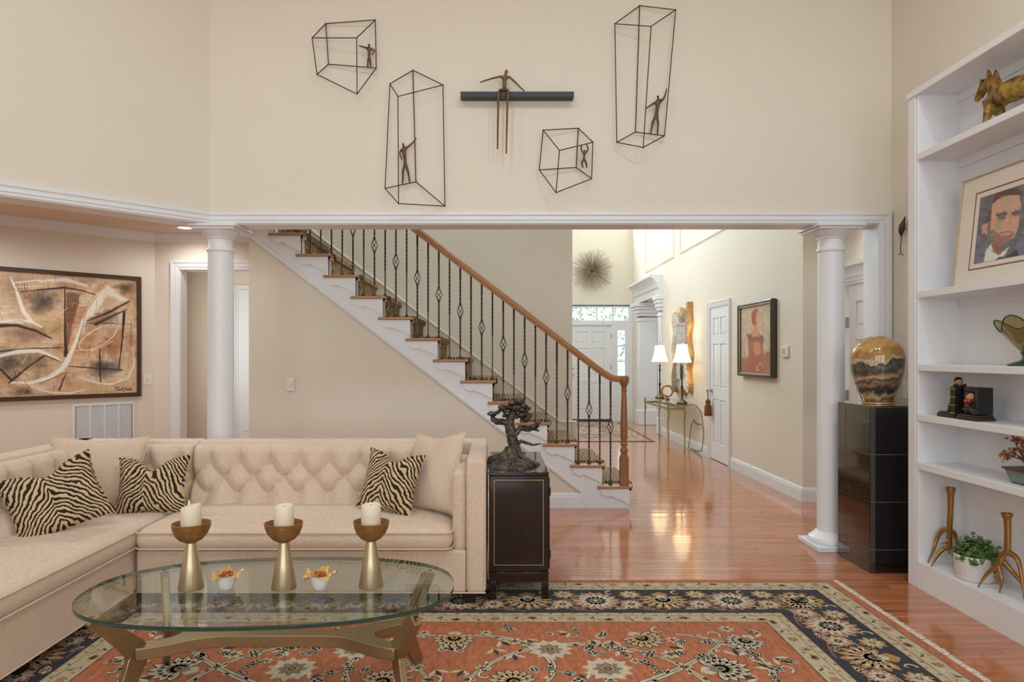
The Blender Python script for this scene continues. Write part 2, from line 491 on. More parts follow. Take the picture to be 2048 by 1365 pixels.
# rear wall with three tall windows (behind the camera)
b = B()
xs = [-4.75, -3.45, -1.75, -1.25, 0.45, 0.95, 2.65, 3.0]
for i in range(0, 7, 2): b.box(xs[i], xs[i + 1], -3.6, -3.45, 0, ZC)
for i in range(1, 7, 2): b.box(xs[i], xs[i + 1], -3.6, -3.45, 0, 0.6); b.box(xs[i], xs[i + 1], -3.6, -3.45, 4.0, ZC)
struct(b.build('wall_back', WALL), 'cream window wall behind the camera', 'wall')
struct(B().box(-4.75, 3.0, -3.6, 5.12, ZC, ZC + 0.1).build('ceiling', CEIL), 'high ceiling of the living room', 'ceiling')
GLASSW = thin_glass('window_glass', (252, 254, 254))
for k, i in enumerate(range(1, 7, 2)):
    fr = B()
    xa, xb = xs[i], xs[i + 1]
    for (p, q) in ((xa, xa + 0.06), (xb - 0.06, xb), ((xa + xb) / 2 - 0.02, (xa + xb) / 2 + 0.02)): fr.box(p, q, -3.56, -3.5, 0.6, 4.0)
    for (p, q) in ((0.6, 0.68), (3.94, 4.0), (2.2, 2.25)): fr.box(xa, xb, -3.56, -3.5, p, q)
    struct(fr.build('window_%d' % (k + 3), TRIM), 'tall white framed window in the wall behind the camera', 'window')

# header trim, casing and beam trim
CAS = [(0, 0), (0, .012), (-.018, .014), (-.022, .02), (-.032, .02), (-.036, .016), (-.05, .018), (-.056, .026), (-.079, .028), (-.082, .02), (-.082, 0)]
b = B().sweep([(2.768, YW, 0), (2.768, YW, ZH), (-2.054, YW, ZH)], CAS, (0, -1, 0))
struct(b.build('trim_1', TRIM), 'white moulded casing across the wide opening and down its right side', 'trim')
b = B().sweep([(-2.054, YW, ZH), (-4.4, YW - 2.346, ZH)], CAS, (D2, -D2, 0))
struct(b.build('trim_2', TRIM), 'white moulded band along the diagonal beam at left', 'trim')
b = B().box(2.762, 2.768, YW, YB, 0, ZH).box(-2.1, 2.768, YW + 0.001, YB - 0.001, ZH - 0.008, ZH)
b.prism([(-2.054, YW), (-2.137, YB), (-4.537, 2.72), (-4.454, 2.52)], 'z', ZH - 0.008, ZH)
struct(b.build('trim_3', TRIM), 'white painted soffit and jamb lining of the openings', 'trim')
b = B().box(2.70, 2.74, YB, YB + 0.0, 0, 0.1) if False else B()

# columns
def column(cx, cy, label):
    t = thing('column', label, 'column', (cx, cy, 0), 'white round columns of the wide opening')
    b = B().box(cx - .17, cx + .17, cy - .17, cy + .17, 0, 0.035); b.build('plinth', TRIM, t, bevel=.004)
    b = B().lathe([(.15, .035), (.158, .05), (.152, .072), (.138, .08), (.128, .092), (.118, .1), (.105, .115)], (cx, cy, 0), 40); b.build('base_moulding', TRIM, t, True)
    prof = [(.094, .11)] + [(.094 - .008 * max(0, (k / 12 - .3)) ** 1.4, .11 + k / 12 * 2.05) for k in range(13)]
    b = B().lathe(prof, (cx, cy, 0), 44); b.build('shaft', TRIM, t, True)
    b = B().lathe([(.088, 2.155), (.098, 2.165), (.1, 2.175), (.095, 2.185), (.09, 2.19), (.088, 2.2), (.088, 2.25), (.096, 2.256), (.096, 2.266), (.1, 2.27), (.125, 2.29), (.135, 2.305), (.137, 2.312)], (cx, cy, 0), 44); b.build('capital', TRIM, t, True)
    b = B().box(cx - .155, cx + .155, cy - .155, cy + .155, 2.31, 2.328).box(cx - .172, cx + .172, cy - .172, cy + .172, 2.328, 2.347); b.build('abacus', TRIM, t, bevel=.003)
    return t
column(2.47, 5.02, 'white round column standing beside the black pedestal at right')
column(-2.02, 5.03, 'white round column behind the sofa at left')

# ------------------------------------------------------------------ alcove at left
ZA = 2.74
b = B().prism([(-3.736, 7.5), (-3.736, 7.65), (-3.8, 7.65), (-7.1, 4.35), (-7.0, 4.236)], 'z', 0, ZA)
struct(b.build('wall_alcove_left', WALL), 'cream diagonal alcove wall carrying the abstract painting', 'wall')
b = B().box(-3.736, -3.46, 7.5, 7.65, 0, ZA).box(-3.46, -2.36, 7.5, 7.65, 2.345, ZA).box(-2.36, -1.2, 7.5, 7.65, 0, ZA)
struct(b.build('wall_alcove_back', WALL), 'cream alcove wall with a cased opening', 'wall')
struct(B().prism([(-7.1, 4.2), (-7.0, 4.1), (-4.56, 2.4), (-4.56, 2.55)], 'z', 0, ZA).build('wall_alcove_near', WALL), 'short cream wall closing the alcove out of view', 'wall')
struct(B().prism([(-2.137, YB), (-4.65, 2.6), (-7.2, 4.3), (-3.8, 7.7), (-2.1, 7.7)], 'z', ZA, ZA + 0.1).build('ceiling_alcove', CEILT), 'low tan ceiling of the alcove', 'ceiling')
CROWN = [(0, 0), (0, -.095), (.012, -.095), (.014, -.085), (.03, -.07), (.035, -.055), (.06, -.03), (.07, -.024), (.072, -.012), (.085, -.01), (.085, 0)]
b = B().sweep([(-1.3, 7.5, ZA), (-3.736, 7.5, ZA), (-7.0, 4.236, ZA)], [(a, c) for a, c in CROWN], (0, 0, 1))
struct(b.build('trim_4', TRIM), 'white crown moulding around the alcove ceiling', 'trim')
DCAS = [(0, 0), (0, .014), (-.02, .014), (-.03, .02), (-.07, .022), (-.075, .03), (-.095, .03), (-.095, 0)]
b = B().sweep([(-2.36, 7.5, 0), (-2.36, 7.5, 2.345), (-3.46, 7.5, 2.345), (-3.46, 7.5, 0)], DCAS, (0, -1, 0))
b.box(-3.46, -3.452, 7.5, 7.65, 0, 2.345).box(-2.368, -2.36, 7.5, 7.65, 0, 2.345).box(-3.46, -2.36, 7.5, 7.65, 2.337, 2.345)
struct(b.build('trim_5', TRIM), 'white casing of the opening behind the left column', 'trim')
# side room beyond
struct(B().box(-7, -1.2, 10.9, 11.05, 0, 2.9).box(-5.15, -5.0, 7.65, 10.9, 0, 2.9).box(-1.35, -1.2, 7.65, 10.9, 0, 2.9).build('wall_side_room', WALL), 'cream walls of the room beyond the left cased opening', 'wall')
struct(B().box(-5.1, -1.2, 7.6, 11.05, 2.75, 2.9).build('ceiling_side_room', CEIL), 'ceiling of the room beyond the left cased opening', 'ceiling')
d = struct(B().box(-4.07, -3.2, 10.86, 10.9, 0, 2.45).build('door_4', DOORW, bevel=.004), 'tall white panelled door seen past the left column', 'door')
for (za, zb) in ((0.2, 0.62), (0.74, 0.98), (1.1, 2.3)):
    for xa in (-3.98, -3.6): B().box(xa, xa + .3, 10.85, 10.862, za, zb).build('panel', DOORW, d, bevel=.01)
struct(B().sweep([(-3.2, 10.9, 0), (-3.2, 10.9, 2.45), (-4.07, 10.9, 2.45), (-4.07, 10.9, 0)], [(a * 0.8, c) for a, c in DCAS], (0, -1, 0)).build('trim_6', TRIM), 'white casing around the far door at left', 'trim')
# recessed ceiling light
rl = thing('recessed_light', 'round recessed ceiling light glowing over the alcove', 'light', (-3.23, 7.117, ZA - .01))
ring = []
B().lathe([(.07, ZA - .001), (.105, ZA - .001), (.103, ZA - .01), (.085, ZA - .012), (.07, ZA - .004)], (-3.23, 7.117, 0), 32).build('trim_ring', TRIM, rl, True)
LAMPE = mat('lamp_lens', (255, 240, 214), 0.4, emit=6)
B().lathe([(0, ZA - .0045), (.07, ZA - .0045), (.07, ZA - .002), (0, ZA - .002)], (-3.23, 7.117, 0), 32).build('lens', LAMPE, rl)

# ------------------------------------------------------------------ hall, foyer
ZF = 5.2
struct(B().box(-2.265, 0.83, 7.33, 7.48, 0, ZF).build('wall_stair_back', WALL), 'cream wall behind the staircase balusters', 'wall')
struct(B().box(3.3, 3.45, YB, 5.55, 0, 2.7).box(3.3, 3.45, 6.42, 6.7, 0, 2.7).box(3.3, 3.45, 5.55, 6.42, 2.06, 2.7).box(3.3, 3.45, YB, 6.7, 2.7, ZF).build('wall_hall_right', WALL), 'cream hall wall with a white door behind the right column', 'wall')
# foyer right wall with the dining opening
XF = 2.95
b = B()
b.box(XF, 3.3, 6.54, 6.69, 0, ZF)
b.box(XF, XF + .15, 6.69, 8.6, 0, ZF).box(XF, XF + .15, 8.6, 9.34, 2.05, ZF).box(XF, XF + .15, 9.34, 12.02, 0, ZF)
b.box(XF, XF + .15, 12.02, 14.1, 2.5, ZF).box(XF, XF + .15, 14.1, 14.7, 0, ZF)
struct(b.build('wall_foyer_right', WALL), 'cream foyer wall with mirror, closet door and framed figure print', 'wall')
b = B()   # front wall, openings: door, sidelights, transom
YF = 14.7
b.box(-0.5, 1.05, YF, YF + .15, 0, ZF).box(2.92, 3.4, YF, YF + .15, 0, ZF)
b.box(1.05, 2.92, YF, YF + .15, 2.47, 4.32).box(1.05, 2.92, YF, YF + .15, 5.0, ZF)
b.box(1.05, 1.15, YF, YF + .15, 4.32, 5.0).box(2.65, 2.92, YF, YF + .15, 4.32, 5.0)
struct(b.build('wall_foyer_front', WALL), 'cream front wall of the foyer around the entrance door', 'wall')
struct(B().box(-0.45, -0.3, 7.48, YF, 0, ZF).build('wall_foyer_left', WALL), 'cream left wall of the foyer', 'wall')
struct(B().box(-2.4, 3.6, YB, YF + .15, ZF, ZF + .1).box(3.1, 3.5, 5, 6.7, 2.7, 2.75).build('ceiling_foyer', CEIL), 'high ceiling of the foyer', 'ceiling')
struct(B().box(-2.44, -2.29, YB, 7.65, ZA, ZF).box(-2.27, -2.1, 7.33, 7.48, 0, ZF).build('wall_hall_left', WALL), 'cream wall above the alcove ceiling beside the stairs', 'wall')
# dining room beyond
DGR = mat('grey_green_paint', (176, 178, 166), 0.8)
struct(B().box(5.5, 5.6, 10.5, 15, 0, 2.9).box(3.1, 5.6, 10.4, 10.5, 0, 2.9).box(3.1, 5.6, 14.9, 15, 0, 2.9).build('wall_dining', DGR), 'grey green walls of the dining room beyond the foyer opening', 'wall')
struct(B().box(3.1, 5.6, 10.4, 15, 2.8, 2.9).build('ceiling_dining', CEIL), 'dining room ceiling beyond the foyer opening', 'ceiling')
sb = thing('sideboard', 'dark sideboard glimpsed in the dining room past the white pilaster', 'sideboard', (4.3, 14.5, 0))
DKW = mat('dark_mahogany', (48, 34, 30), 0.3, coat=.4)
B().box(3.5, 5.1, 14.25, 14.85, 0.12, 0.98).build('body', DKW, sb, bevel=.01)
for x in (3.6, 4.1, 4.6): B().box(x, x + .42, 14.235, 14.26, .2, .9).build('door', DKW, sb, bevel=.01)
for x in (3.55, 5.0): B().box(x, x + .06, 14.3, 14.36, 0, .13).build('leg', DKW, sb)

# foyer entrance set: door_1, sidelight, transom
def panel_door(name, label, x0, x1, y, z1, axis, sgn, panels, matd=DOORW, knob=None):
    """axis 'y': slab faces -Y at y ; axis 'x': slab faces -X at x=y, x0..x1 are Y"""
    def bx(bb, a0, a1, d0, d1, za, zb):
        return bb.box(a0, a1, y + d0, y + d1, za, zb) if axis == 'y' else bb.box(y + d0, y + d1, a0, a1, za, zb)
    # stiles and rails around recessed fields, then raised panels
    d = struct(bx(B(), x0, x1, 0.012, 0.045, 0.008, z1).build(name, matd), label, 'door')
    w = x1 - x0
    cols = [(0.15, 0.455), (0.545, 0.85)]
    rows = panels
    st = B()
    for (a, c) in ((0, .15), (.455, .545), (.85, 1)): bx(st, x0 + a * w, x0 + c * w, 0, .013, .008, z1)
    zs = [0.0] + [q for r in rows for q in r] + [1.0]
    for i in range(0, len(zs), 2):
        for (a, c) in cols: bx(st, x0 + a * w, x0 + c * w, 0, .013, max(.008, zs[i] * z1), zs[i + 1] * z1)
    st.build('stile_and_rail', matd, d)
    for (za, zb) in rows:
        for (a, c) in cols:
            bx(B(), x0 + a * w + .025, x0 + c * w - .025, .003, .014, za * z1 + .025, zb * z1 - .025).build('panel', matd, d, bevel=.008)
    return d
ROW6 = [(.115, .40), (.475, .76), (.815, .93)]
fd = panel_door('door_1', 'white six panel entrance door at the end of the foyer', 1.60, 2.51, YF + .03, 2.06, 'y', 1, ROW6)
kn = B().lathe([(.0, 0), (.03, 0), (.03, .01), (.012, .015), (.012, .04), (.028, .05), (.03, .065), (.018, .078), (0, .08)], (0, 0, 0), 16).build('door_knob', SILVER, fd, True, local=True)
kn.rotation_euler = (R90, 0, 0); fo = WLOC[fd.name]; kn.location = (1.67 - fo.x, YF + .03 - fo.y, 1.0 - fo.z)
kn2 = share(kn, fd, (1.67 - fo.x, YF + .03 - fo.y, 1.14 - fo.z), (R90, 0, 0), (.8, .8, .5)); kn2.name = 'deadbolt'
for z in (.3, 1.1, 1.78): B().box(2.5, 2.53, YF + .015, YF + .03, z, z + .1).build('hinge', SILVER, fd)
B().box(1.6, 2.51, YF + .01, YF + .03, 0.0, 0.03).build('sweep_strip', BLACKM, fd)
# sidelight: panelled lower part, glazed upper part
fr = B()
fr.box(2.52, 2.64, YF, YF + .08, 0, 2.06).box(2.81, 2.92, YF, YF + .08, 0, 2.06).box(2.64, 2.81, YF, YF + .08, 0, .62).box(2.64, 2.81, YF, YF + .08, 1.95, 2.06)
w2 = struct(fr.build('window_2', TRIM, bevel=.003), 'narrow white sidelight window beside the entrance door', 'window')
for z in (0.95, 1.28, 1.61): B().box(2.64, 2.81, YF + .02, YF + .06, z - .012, z + .012).build('muntin', TRIM, w2)
zz = [.62, .95, 1.28, 1.61, 1.95]
for i in range(4): B().box(2.64, 2.81, YF + .038, YF + .042, zz[i], zz[i + 1]).build('pane', GLASSW, w2)
fr = B()
fr.box(1.05, 1.17, YF, YF + .08, 0, 2.06).box(1.34, 1.60, YF, YF + .08, 0, 2.06).box(1.17, 1.34, YF, YF + .08, 0, .62).box(1.17, 1.34, YF, YF + .08, 1.95, 2.06).box(1.17, 1.34, YF + .04, YF + .044, .62, 1.95)
struct(fr.build('trim_7', TRIM), 'white frame on the far side of the entrance door', 'trim')
# transom
fr = B()
fr.box(1.05, 2.92, YF, YF + .08, 2.06, 2.155).box(1.05, 2.92, YF, YF + .08, 2.445, 2.49).box(2.885, 2.92, YF, YF + .08, 2.155, 2.445).box(1.05, 1.14, YF, YF + .08, 2.155, 2.445)
w1 = struct(fr.build('window_1', TRIM, bevel=.003), 'white transom window over the entrance door', 'window')
xm = [1.14, 1.505, 1.85, 2.195, 2.54, 2.885]
for x in xm[1:-1]: B().box(x - .012, x + .012, YF + .02, YF + .06, 2.155, 2.445).build('muntin', TRIM, w1)
for i in range(5): B().box(xm[i], xm[i + 1], YF + .038, YF + .042, 2.155, 2.445).build('pane', GLASSW, w1)
struct(B().box(1.15, 2.65, YF + .04, YF + .05, 4.32, 5.0).build('window_6', GLASSW), 'added high foyer window above the entrance, out of view', 'window')  # unseen pane added to go with the high fill light
struct(B().sweep([(2.92, YF, 0), (2.92, YF, 2.49), (1.05, YF, 2.49), (1.05, YF, 0)], [(a * .3, c) for a, c in DCAS], (0, -1, 0)).build('trim_8', TRIM), 'white casing around the entrance door and transom', 'trim')

# closet door on the foyer wall and its casing
cdr = panel_door('door_2', 'white six panel closet door between mirror and framed print', 8.6, 9.34, XF, 2.05, 'x', 1, ROW6)
for z in (.25, 1.05, 1.78): B().box(XF - .012, XF + .004, 8.585, 8.61, z, z + .1).build('hinge', IRON, cdr)
kn = B().lathe([(0, 0), (.03, 0), (.03, .012), (.012, .018), (.012, .045), (.026, .055), (.028, .07), (.016, .08), (0, .082)], (0, 0, 0), 16).build('door_knob', SILVER, cdr, True, local=True)
fo = WLOC[cdr.name]; kn.rotation_euler = (0, -R90, 0); kn.location = (XF - fo.x, 9.27 - fo.y, 0.93 - fo.z)
struct(B().sweep([(XF, 8.6, 0), (XF, 8.6, 2.05), (XF, 9.34, 2.05), (XF, 9.34, 0)], [(a * .75, c) for a, c in DCAS], (-1, 0, 0)).build('trim_9', TRIM), 'white casing around the closet door', 'trim')
# door behind right column
d3 = panel_door('door_3', 'white door with nickel hinges behind the right column', 5.58, 6.36, 3.3, 2.04, 'x', 1, ROW6)
for z in (.3, .98, 1.66):
    h = B(); h.box(3.285, 3.3, 6.36, 6.40, z, z + .1); h.tube([(3.283, 6.385, z), (3.283, 6.385, z + .1)], .008, 10); h.build('hinge', SILVER, d3)
struct(B().sweep([(3.3, 5.55, 0), (3.3, 5.55, 2.06), (3.3, 6.42, 2.06), (3.3, 6.42, 0)], [(a * .85, c) for a, c in DCAS], (-1, 0, 0)).build('trim_10', TRIM), 'white casing of the door behind the right column', 'trim')
b = B().sweep([(3.3, 6.53, 2.14), (3.3, 5.3, 2.14)], [(-.0, 0), (-.03, 0), (-.035, .03), (-.05, .06), (-.075, .08), (-.08, .11), (0, .11)], (0, 0, 1))
struct(b.build('trim_11', TRIM), 'white cornice over the door behind the right column', 'trim')
# dining opening: pilaster, entablature
pil = thing('pilaster', 'white square pilaster at the far side of the dining room opening', 'pilaster', (3.1, 13.95, 0))
B().box(2.93, 3.28, 13.8, 14.1, .16, 2.17).build('shaft', TRIM, pil, bevel=.006)
B().box(2.90, 3.31, 13.77, 14.13, 0, .3).build('base', TRIM, pil, bevel=.01)
b = B(); 
for i, (e, z0, z1) in enumerate(((.02, 2.10, 2.14), (.03, 2.2, 2.26), (.06, 2.26, 2.33), (.09, 2.33, 2.39), (.12, 2.39, 2.47))): b.box(2.93 - e, 3.28 + e, 13.8 - e, 14.1 + e, z0, z1)
b.build('capital', TRIM, pil, bevel=.008)
pil2 = thing('pilaster', 'white pilaster edge beside the mirror at the near side of the dining opening', 'pilaster', (2.94, 12.1, 0))
B().box(2.91, XF + .16, 12.02, 12.22, 0.16, 2.17).build('shaft', TRIM, pil2, bevel=.006)
B().box(2.89, XF + .17, 12.0, 12.24, 0, .3).build('base', TRIM, pil2, bevel=.01)
b = B()
for i, (e, z0, z1) in enumerate(((.015, 2.10, 2.14), (.02, 2.2, 2.26), (.04, 2.26, 2.33), (.06, 2.33, 2.39), (.08, 2.39, 2.47))): b.box(2.91 - e, XF + .16, 12.02 - e, 12.22 + e, z0, z1)
b.build('capital', TRIM, pil2, bevel=.008)
b = B().sweep([(XF, 14.05, 2.47), (XF, 12.0, 2.47)], [(0, 0), (-.06, 0), (-.06, .12), (-.09, .14), (-.1, .2), (-.14, .26), (-.2, .31), (-.23, .32), (-.23, .36), (0, .36)], (0, 0, 1))
struct(b.build('trim_12', TRIM), 'white classical entablature over the dining room opening', 'trim')
# picture mouldings high on the foyer wall
for k, (ya, yb) in enumerate(((11.28, 13.33), (8.2, 10.85))):
    b = B().sweep([(XF, ya, 3.07), (XF, ya, 4.6), (XF, yb, 4.6), (XF, yb, 3.07)], [(0, 0), (0, .012), (-.02, .022), (-.045, .018), (-.05, 0)], (-1, 0, 0), closed=True)
    struct(b.build('trim_%d' % (13 + k), mat('cream_trim', (238, 226, 206), .4)), ['cream picture moulding panel high on the wall near the starburst', 'cream picture moulding panel high on the wall above the mirror and closet'][k], 'trim')
# baseboards
BASE = [(0, 0), (.016, 0), (.016, .10), (.013, .105), (.013, .118), (.006, .135), (0, .138)]
def baseb(name, path, label):
    return struct(B().sweep(path, BASE, (0, 0, 1)).build(name, TRIM), label, 'baseboard')
baseb('baseboard_foyer_right', [(XF, 9.42, 0), (XF, 12.02, 0)], 'white baseboard under the console table') if False else None
def basew(name, path, label):   # side flips with path direction: room side must be N x t
    return struct(B().sweep(path, BASE, (0, 0, 1)).build(name, TRIM), label, 'baseboard')
basew('baseboard_foyer_near', [(XF, 6.54, 0), (XF, 8.525, 0)], 'white baseboard below the framed figure print')
basew('baseboard_hall', [(3.3, 6.54, 0), (XF, 6.54, 0)], 'short white baseboard return beside the right column')
basew('baseboard_foyer_far', [(XF, 9.415, 0), (XF, 12.0, 0)], 'white baseboard along the wall behind the console table')
basew('baseboard_front', [(XF, YF, 0), (2.92, YF, 0)], 'white baseboard beside the entrance door')
# ------------------------------------------------------------------ staircase
YS = 6.27
st = thing('staircase', 'staircase with oak treads, white stringer and iron balusters rising to the left', 'staircase', (0.3, 6.8, 0))
RISE, RUN, NS = 0.1934, 0.2512, 14
def tz(i): return 0.207 + RISE * i
def xr(i): return 1.233 - RUN * i          # riser face
def zlow(x): return 0.155 - 0.7744 * (x - 0.813)
for i in range(NS):
    z = tz(i); x1 = xr(i) + .03; x0 = xr(i) - .296; xi = xr(i + 1)
    b = B().box(x0, x1, YS - .032, YS + .06, z - .026, z).box(xi - .002, x1, YS + .06, 7.32, z - .026, z)
    b.build('tread', OAK, st, bevel=.009, seg=3)
    zb = tz(i - 1) if i else 0
    B().box(xr(i) - .02, xr(i), YS + .001, 7.32, zb, z - .026).build('riser', TRIM, st)
    # cove strip under nosing
    B().box(x0 + .02, x1 - .012, YS - .014, YS, z - .044, z - .026).box(xr(i), x1 - .012, YS - .014, 7.3, z - .044, z - .026).build('cove_moulding', TRIM, st)
    # scroll bracket
    xa, xb = xr(i) - .262, xr(i) - .001
    zt = z - .044
    pts = [(xa, zt), (xb, zt), (xb, zt - .125)]
    for k in range(25):
        s = k / 24
        xx = xb + (xa - xb) * s
        base = zt - .125 + .105 * (s ** 0.8)
        if s > .42: base = zt - .125 + .105 * (.42 ** .8) + (s - .42) * .07
        wob = .012 * math.exp(-((s - .62) / .07) ** 2) - .010 * math.exp(-((s - .82) / .09) ** 2) - .008 * math.exp(-((s - .1) / .06) ** 2)
        pts.append((xx, min(zt - .006, base + wob)))
    B().prism(pts, 'y', YS - .019, YS + .001).build('bracket', TRIM, st)
b = B()
for i in range(NS):
    xa, xb = xr(i + 1), xr(i)
    if i == 0:
        b.prism([(0.813, 0), (xb, 0), (xb, tz(0) - .026), (xa, tz(0) - .026), (xa, 0.0), (0.813, 0)][:4] + [(xa, 0)], 'y', YS, YS + .03)
        continue
    la, lb = max(0, zlow(xa)), max(0, zlow(xb))
    if xa < .813 < xb:
        b.prism([(xa, zlow(xa)), (.813, zlow(.813)), (.813, 0), (xb, 0), (xb, tz(i) - .026), (xa, tz(i) - .026)], 'y', YS, YS + .03)
    elif xa >= .813: b.prism([(xa, 0), (xb, 0), (xb, tz(i) - .026), (xa, tz(i) - .026)], 'y', YS, YS + .03)
    else: b.prism([(xa, la), (xb, lb), (xb, tz(i) - .026), (xa, tz(i) - .026)], 'y', YS, YS + .03)
b.build('stringer', TRIM, st)
xe = -2.30
b = B().sweep([(.813, YS, 0), (.813, YS, zlow(.813)), (xe, YS, zlow(xe))], [(0, 0), (0, .012), (.012, .014), (.03, .008), (.034, 0)], (0, -1, 0))
b.build('stringer_moulding', TRIM, st)
# wall below the stringer
b = B().prism([(-2.265, 0), (.82, 0), (.82, zlow(.82)), (-2.265, zlow(-2.265))], 'y', YS + .012, YS + .1)
b.box(-2.264, -2.2, YS + .1, 7.33, 0, 2.45)
struct(b.build('wall_stair_front', WALL), 'cream triangular wall below the staircase stringer', 'wall')
basew('baseboard_stair', [(.813, YS + .012, 0), (-2.265, YS + .012, 0)], 'white baseboard below the staircase')
# skirt on the far wall
sk = lambda x: 0.68 + .772 * (.695 - x)
b = B().prism([(.87, .3), (.87, .68), (.695, .68), (-2.26, sk(-2.26)), (-2.26, sk(-2.26) - .5), (.1, .3)], 'y', 7.312, 7.33)
b.box(.83, .87, 7.3, 7.49, .3, .68)
b.build('skirt_board', WALL, st)
B().sweep([(.875, 7.312, .68), (.695, 7.312, .68), (-2.26, 7.312, sk(-2.26))], [(0, 0), (0, .012), (-.012, .016), (-.024, .010), (-.026, 0)], (0, -1, 0)).build('skirt_cap', mat('cream_trim', (238, 226, 206), .4), st)
# carpet runner
def runner_mat():
    m = bpy.data.materials.new('animal_pattern_runner'); m.use_nodes = True; N = m.node_tree.nodes; L = m.node_tree.links
    b = N['Principled BSDF']; b.inputs['Roughness'].default_value = .95
    tc = N.new('ShaderNodeTexCoord')
    mp = N.new('ShaderNodeMapping'); mp.inputs['Scale'].default_value = (1.0, 2.6, 1.0)
    wv = N.new('ShaderNodeTexWave'); wv.inputs['Scale'].default_value = 11; wv.inputs['Distortion'].default_value = 7; wv.inputs['Detail'].default_value = 3; wv.inputs['Detail Scale'].default_value = 2
    rp = N.new('ShaderNodeValToRGB'); e = rp.color_ramp.elements
    e[0].position = .35; e[0].color = lin((92, 66, 48)); e[1].position = .62; e[1].color = lin((206, 174, 134))
    L.new(tc.outputs['Object'], mp.inputs[0]); L.new(mp.outputs[0], wv.inputs[0]); L.new(wv.outputs['Fac'], rp.inputs[0]); L.new(rp.outputs[0], b.inputs['Base Color'])
    nz = N.new('ShaderNodeTexNoise'); nz.inputs['Scale'].default_value = 220
    bp = N.new('ShaderNodeBump'); bp.inputs['Strength'].default_value = .8; bp.inputs['Distance'].default_value = .01
    L.new(tc.outputs['Object'], nz.inputs[0]); L.new(nz.outputs['Fac'], bp.inputs['Height']); L.new(bp.outputs[0], b.inputs['Normal'])
    return m
prof_o = []; prof_i = []
for i in range(NS):
    zb = tz(i - 1) if i else 0
    T = .018
    prof_o += [(xr(i) + T, zb + T), (xr(i) + T, tz(i) - .05), (xr(i) + .035 + T * .7, tz(i) - .034), (xr(i) + .035 + T * .8, tz(i) + T * .3), (xr(i) + .028, tz(i) + T)]
    prof_i += [(xr(i) + .001, zb + .001), (xr(i) + .001, tz(i) - .046), (xr(i) + .032, tz(i) - .03), (xr(i) + .033, tz(i) - .006), (xr(i) + .028, tz(i) + .001)]
prof_o += [(xr(NS) , tz(NS - 1) + T)]; prof_i += [(xr(NS), tz(NS - 1) + .001)]
b = B(); n = len(prof_o)
vs = [(x, yy, z) for yy in (YS + .13, 7.2) for (x, z) in prof_o] + [(x, yy, z) for yy in (YS + .13, 7.2) for (x, z) in prof_i]
fs = []
for k in range(n - 1):
    fs.append((k, k + 1, n + k + 1, n + k)); fs.append((2 * n + k, 3 * n + k, 3 * n + k + 1, 2 * n + k + 1))
    fs.append((k, 2 * n + k, 2 * n + k + 1, k + 1)); fs.append((n + k, n + k + 1, 3 * n + k + 1, 3 * n + k))
b.add(vs, fs)
run = b.build('stair_runner', runner_mat(), smooth=True, angle=50)
tag(run, 'brown animal patterned carpet runner down the oak stairs', 'carpet runner')
# balusters
YBAL = YS + .035
def railz(x): return 1.2 + .767 * (.997 - x)
xs_b = [1221 - 21.46 * k for k in range(33)]
for k, pxx in enumerate(xs_b):
    x = (pxx - CX) * YBAL / F
    i = int(math.floor((1.263 - x) / RUN + 0.02)); i = max(0, min(NS - 1, i))
    z0 = tz(i); z1 = railz(x) + .012
    if k == 0: z1 = 1.165
    basket = (k % 2 == 0)
    H = z1 - z0
    pts = []; tw = []; seg = 0.014
    nseg = int(H / seg)
    zc = z0 + (z1 - z0) * 0.5 if basket else None
    if basket: zc = railz(x) - .397
    ranges = [(zc - .36, zc - .1), (zc + .1, zc + .3)] if basket else [(z0 + .25, z0 + .75)]
    if k % 4 == 3: ranges = [(z0 + .42, z0 + .9)]
    ang = 0
    zv = z0
    levels = []
    for q in range(nseg + 1):
        zv = z0 + H * q / nseg
        if any(a < zv < c for a, c in ranges): ang += math.radians(34)
        levels.append((zv, ang))
    bb = B()
    if basket:
        lo = [(zv, a) for zv, a in levels if zv <= zc - .05]; hi = [(zv, a) for zv, a in levels if zv >= zc + .05]
        for part in (lo, hi):
            if len(part) > 1: bb.tube([(x, YBAL, zv) for zv, a in part], .0062, 4, sq=True, twist=[a for zv, a in part])
    else:
        bb.tube([(x, YBAL, zv) for zv, a in levels], .0062, 4, sq=True, twist=[a for zv, a in levels])
    bo = bb.build('baluster', IRON, st)
    if basket:
        bk = B()
        for q in range(4):
            p = []
            for s in range(11):
                u = s / 10; aa = q * math.pi / 2 + u * math.pi * 1.1; rr = .0045 + .024 * math.sin(math.pi * u) ** .9
                p.append((x + rr * math.cos(aa), YBAL + rr * math.sin(aa), zc - .062 + .124 * u))
            bk.tube(p, .0034, 5)
        for zz_ in (zc - .064, zc + .064): bk.ball((x, YBAL, zz_), .0125, 10, 6)
        bk.build('basket', IRON, bo, True)
    B().lathe([(.018, 0), (.018, .008), (.013, .016), (.012, .026), (.008, .03)], (x, YBAL, z0), 10).build('shoe', IRON, bo, True)
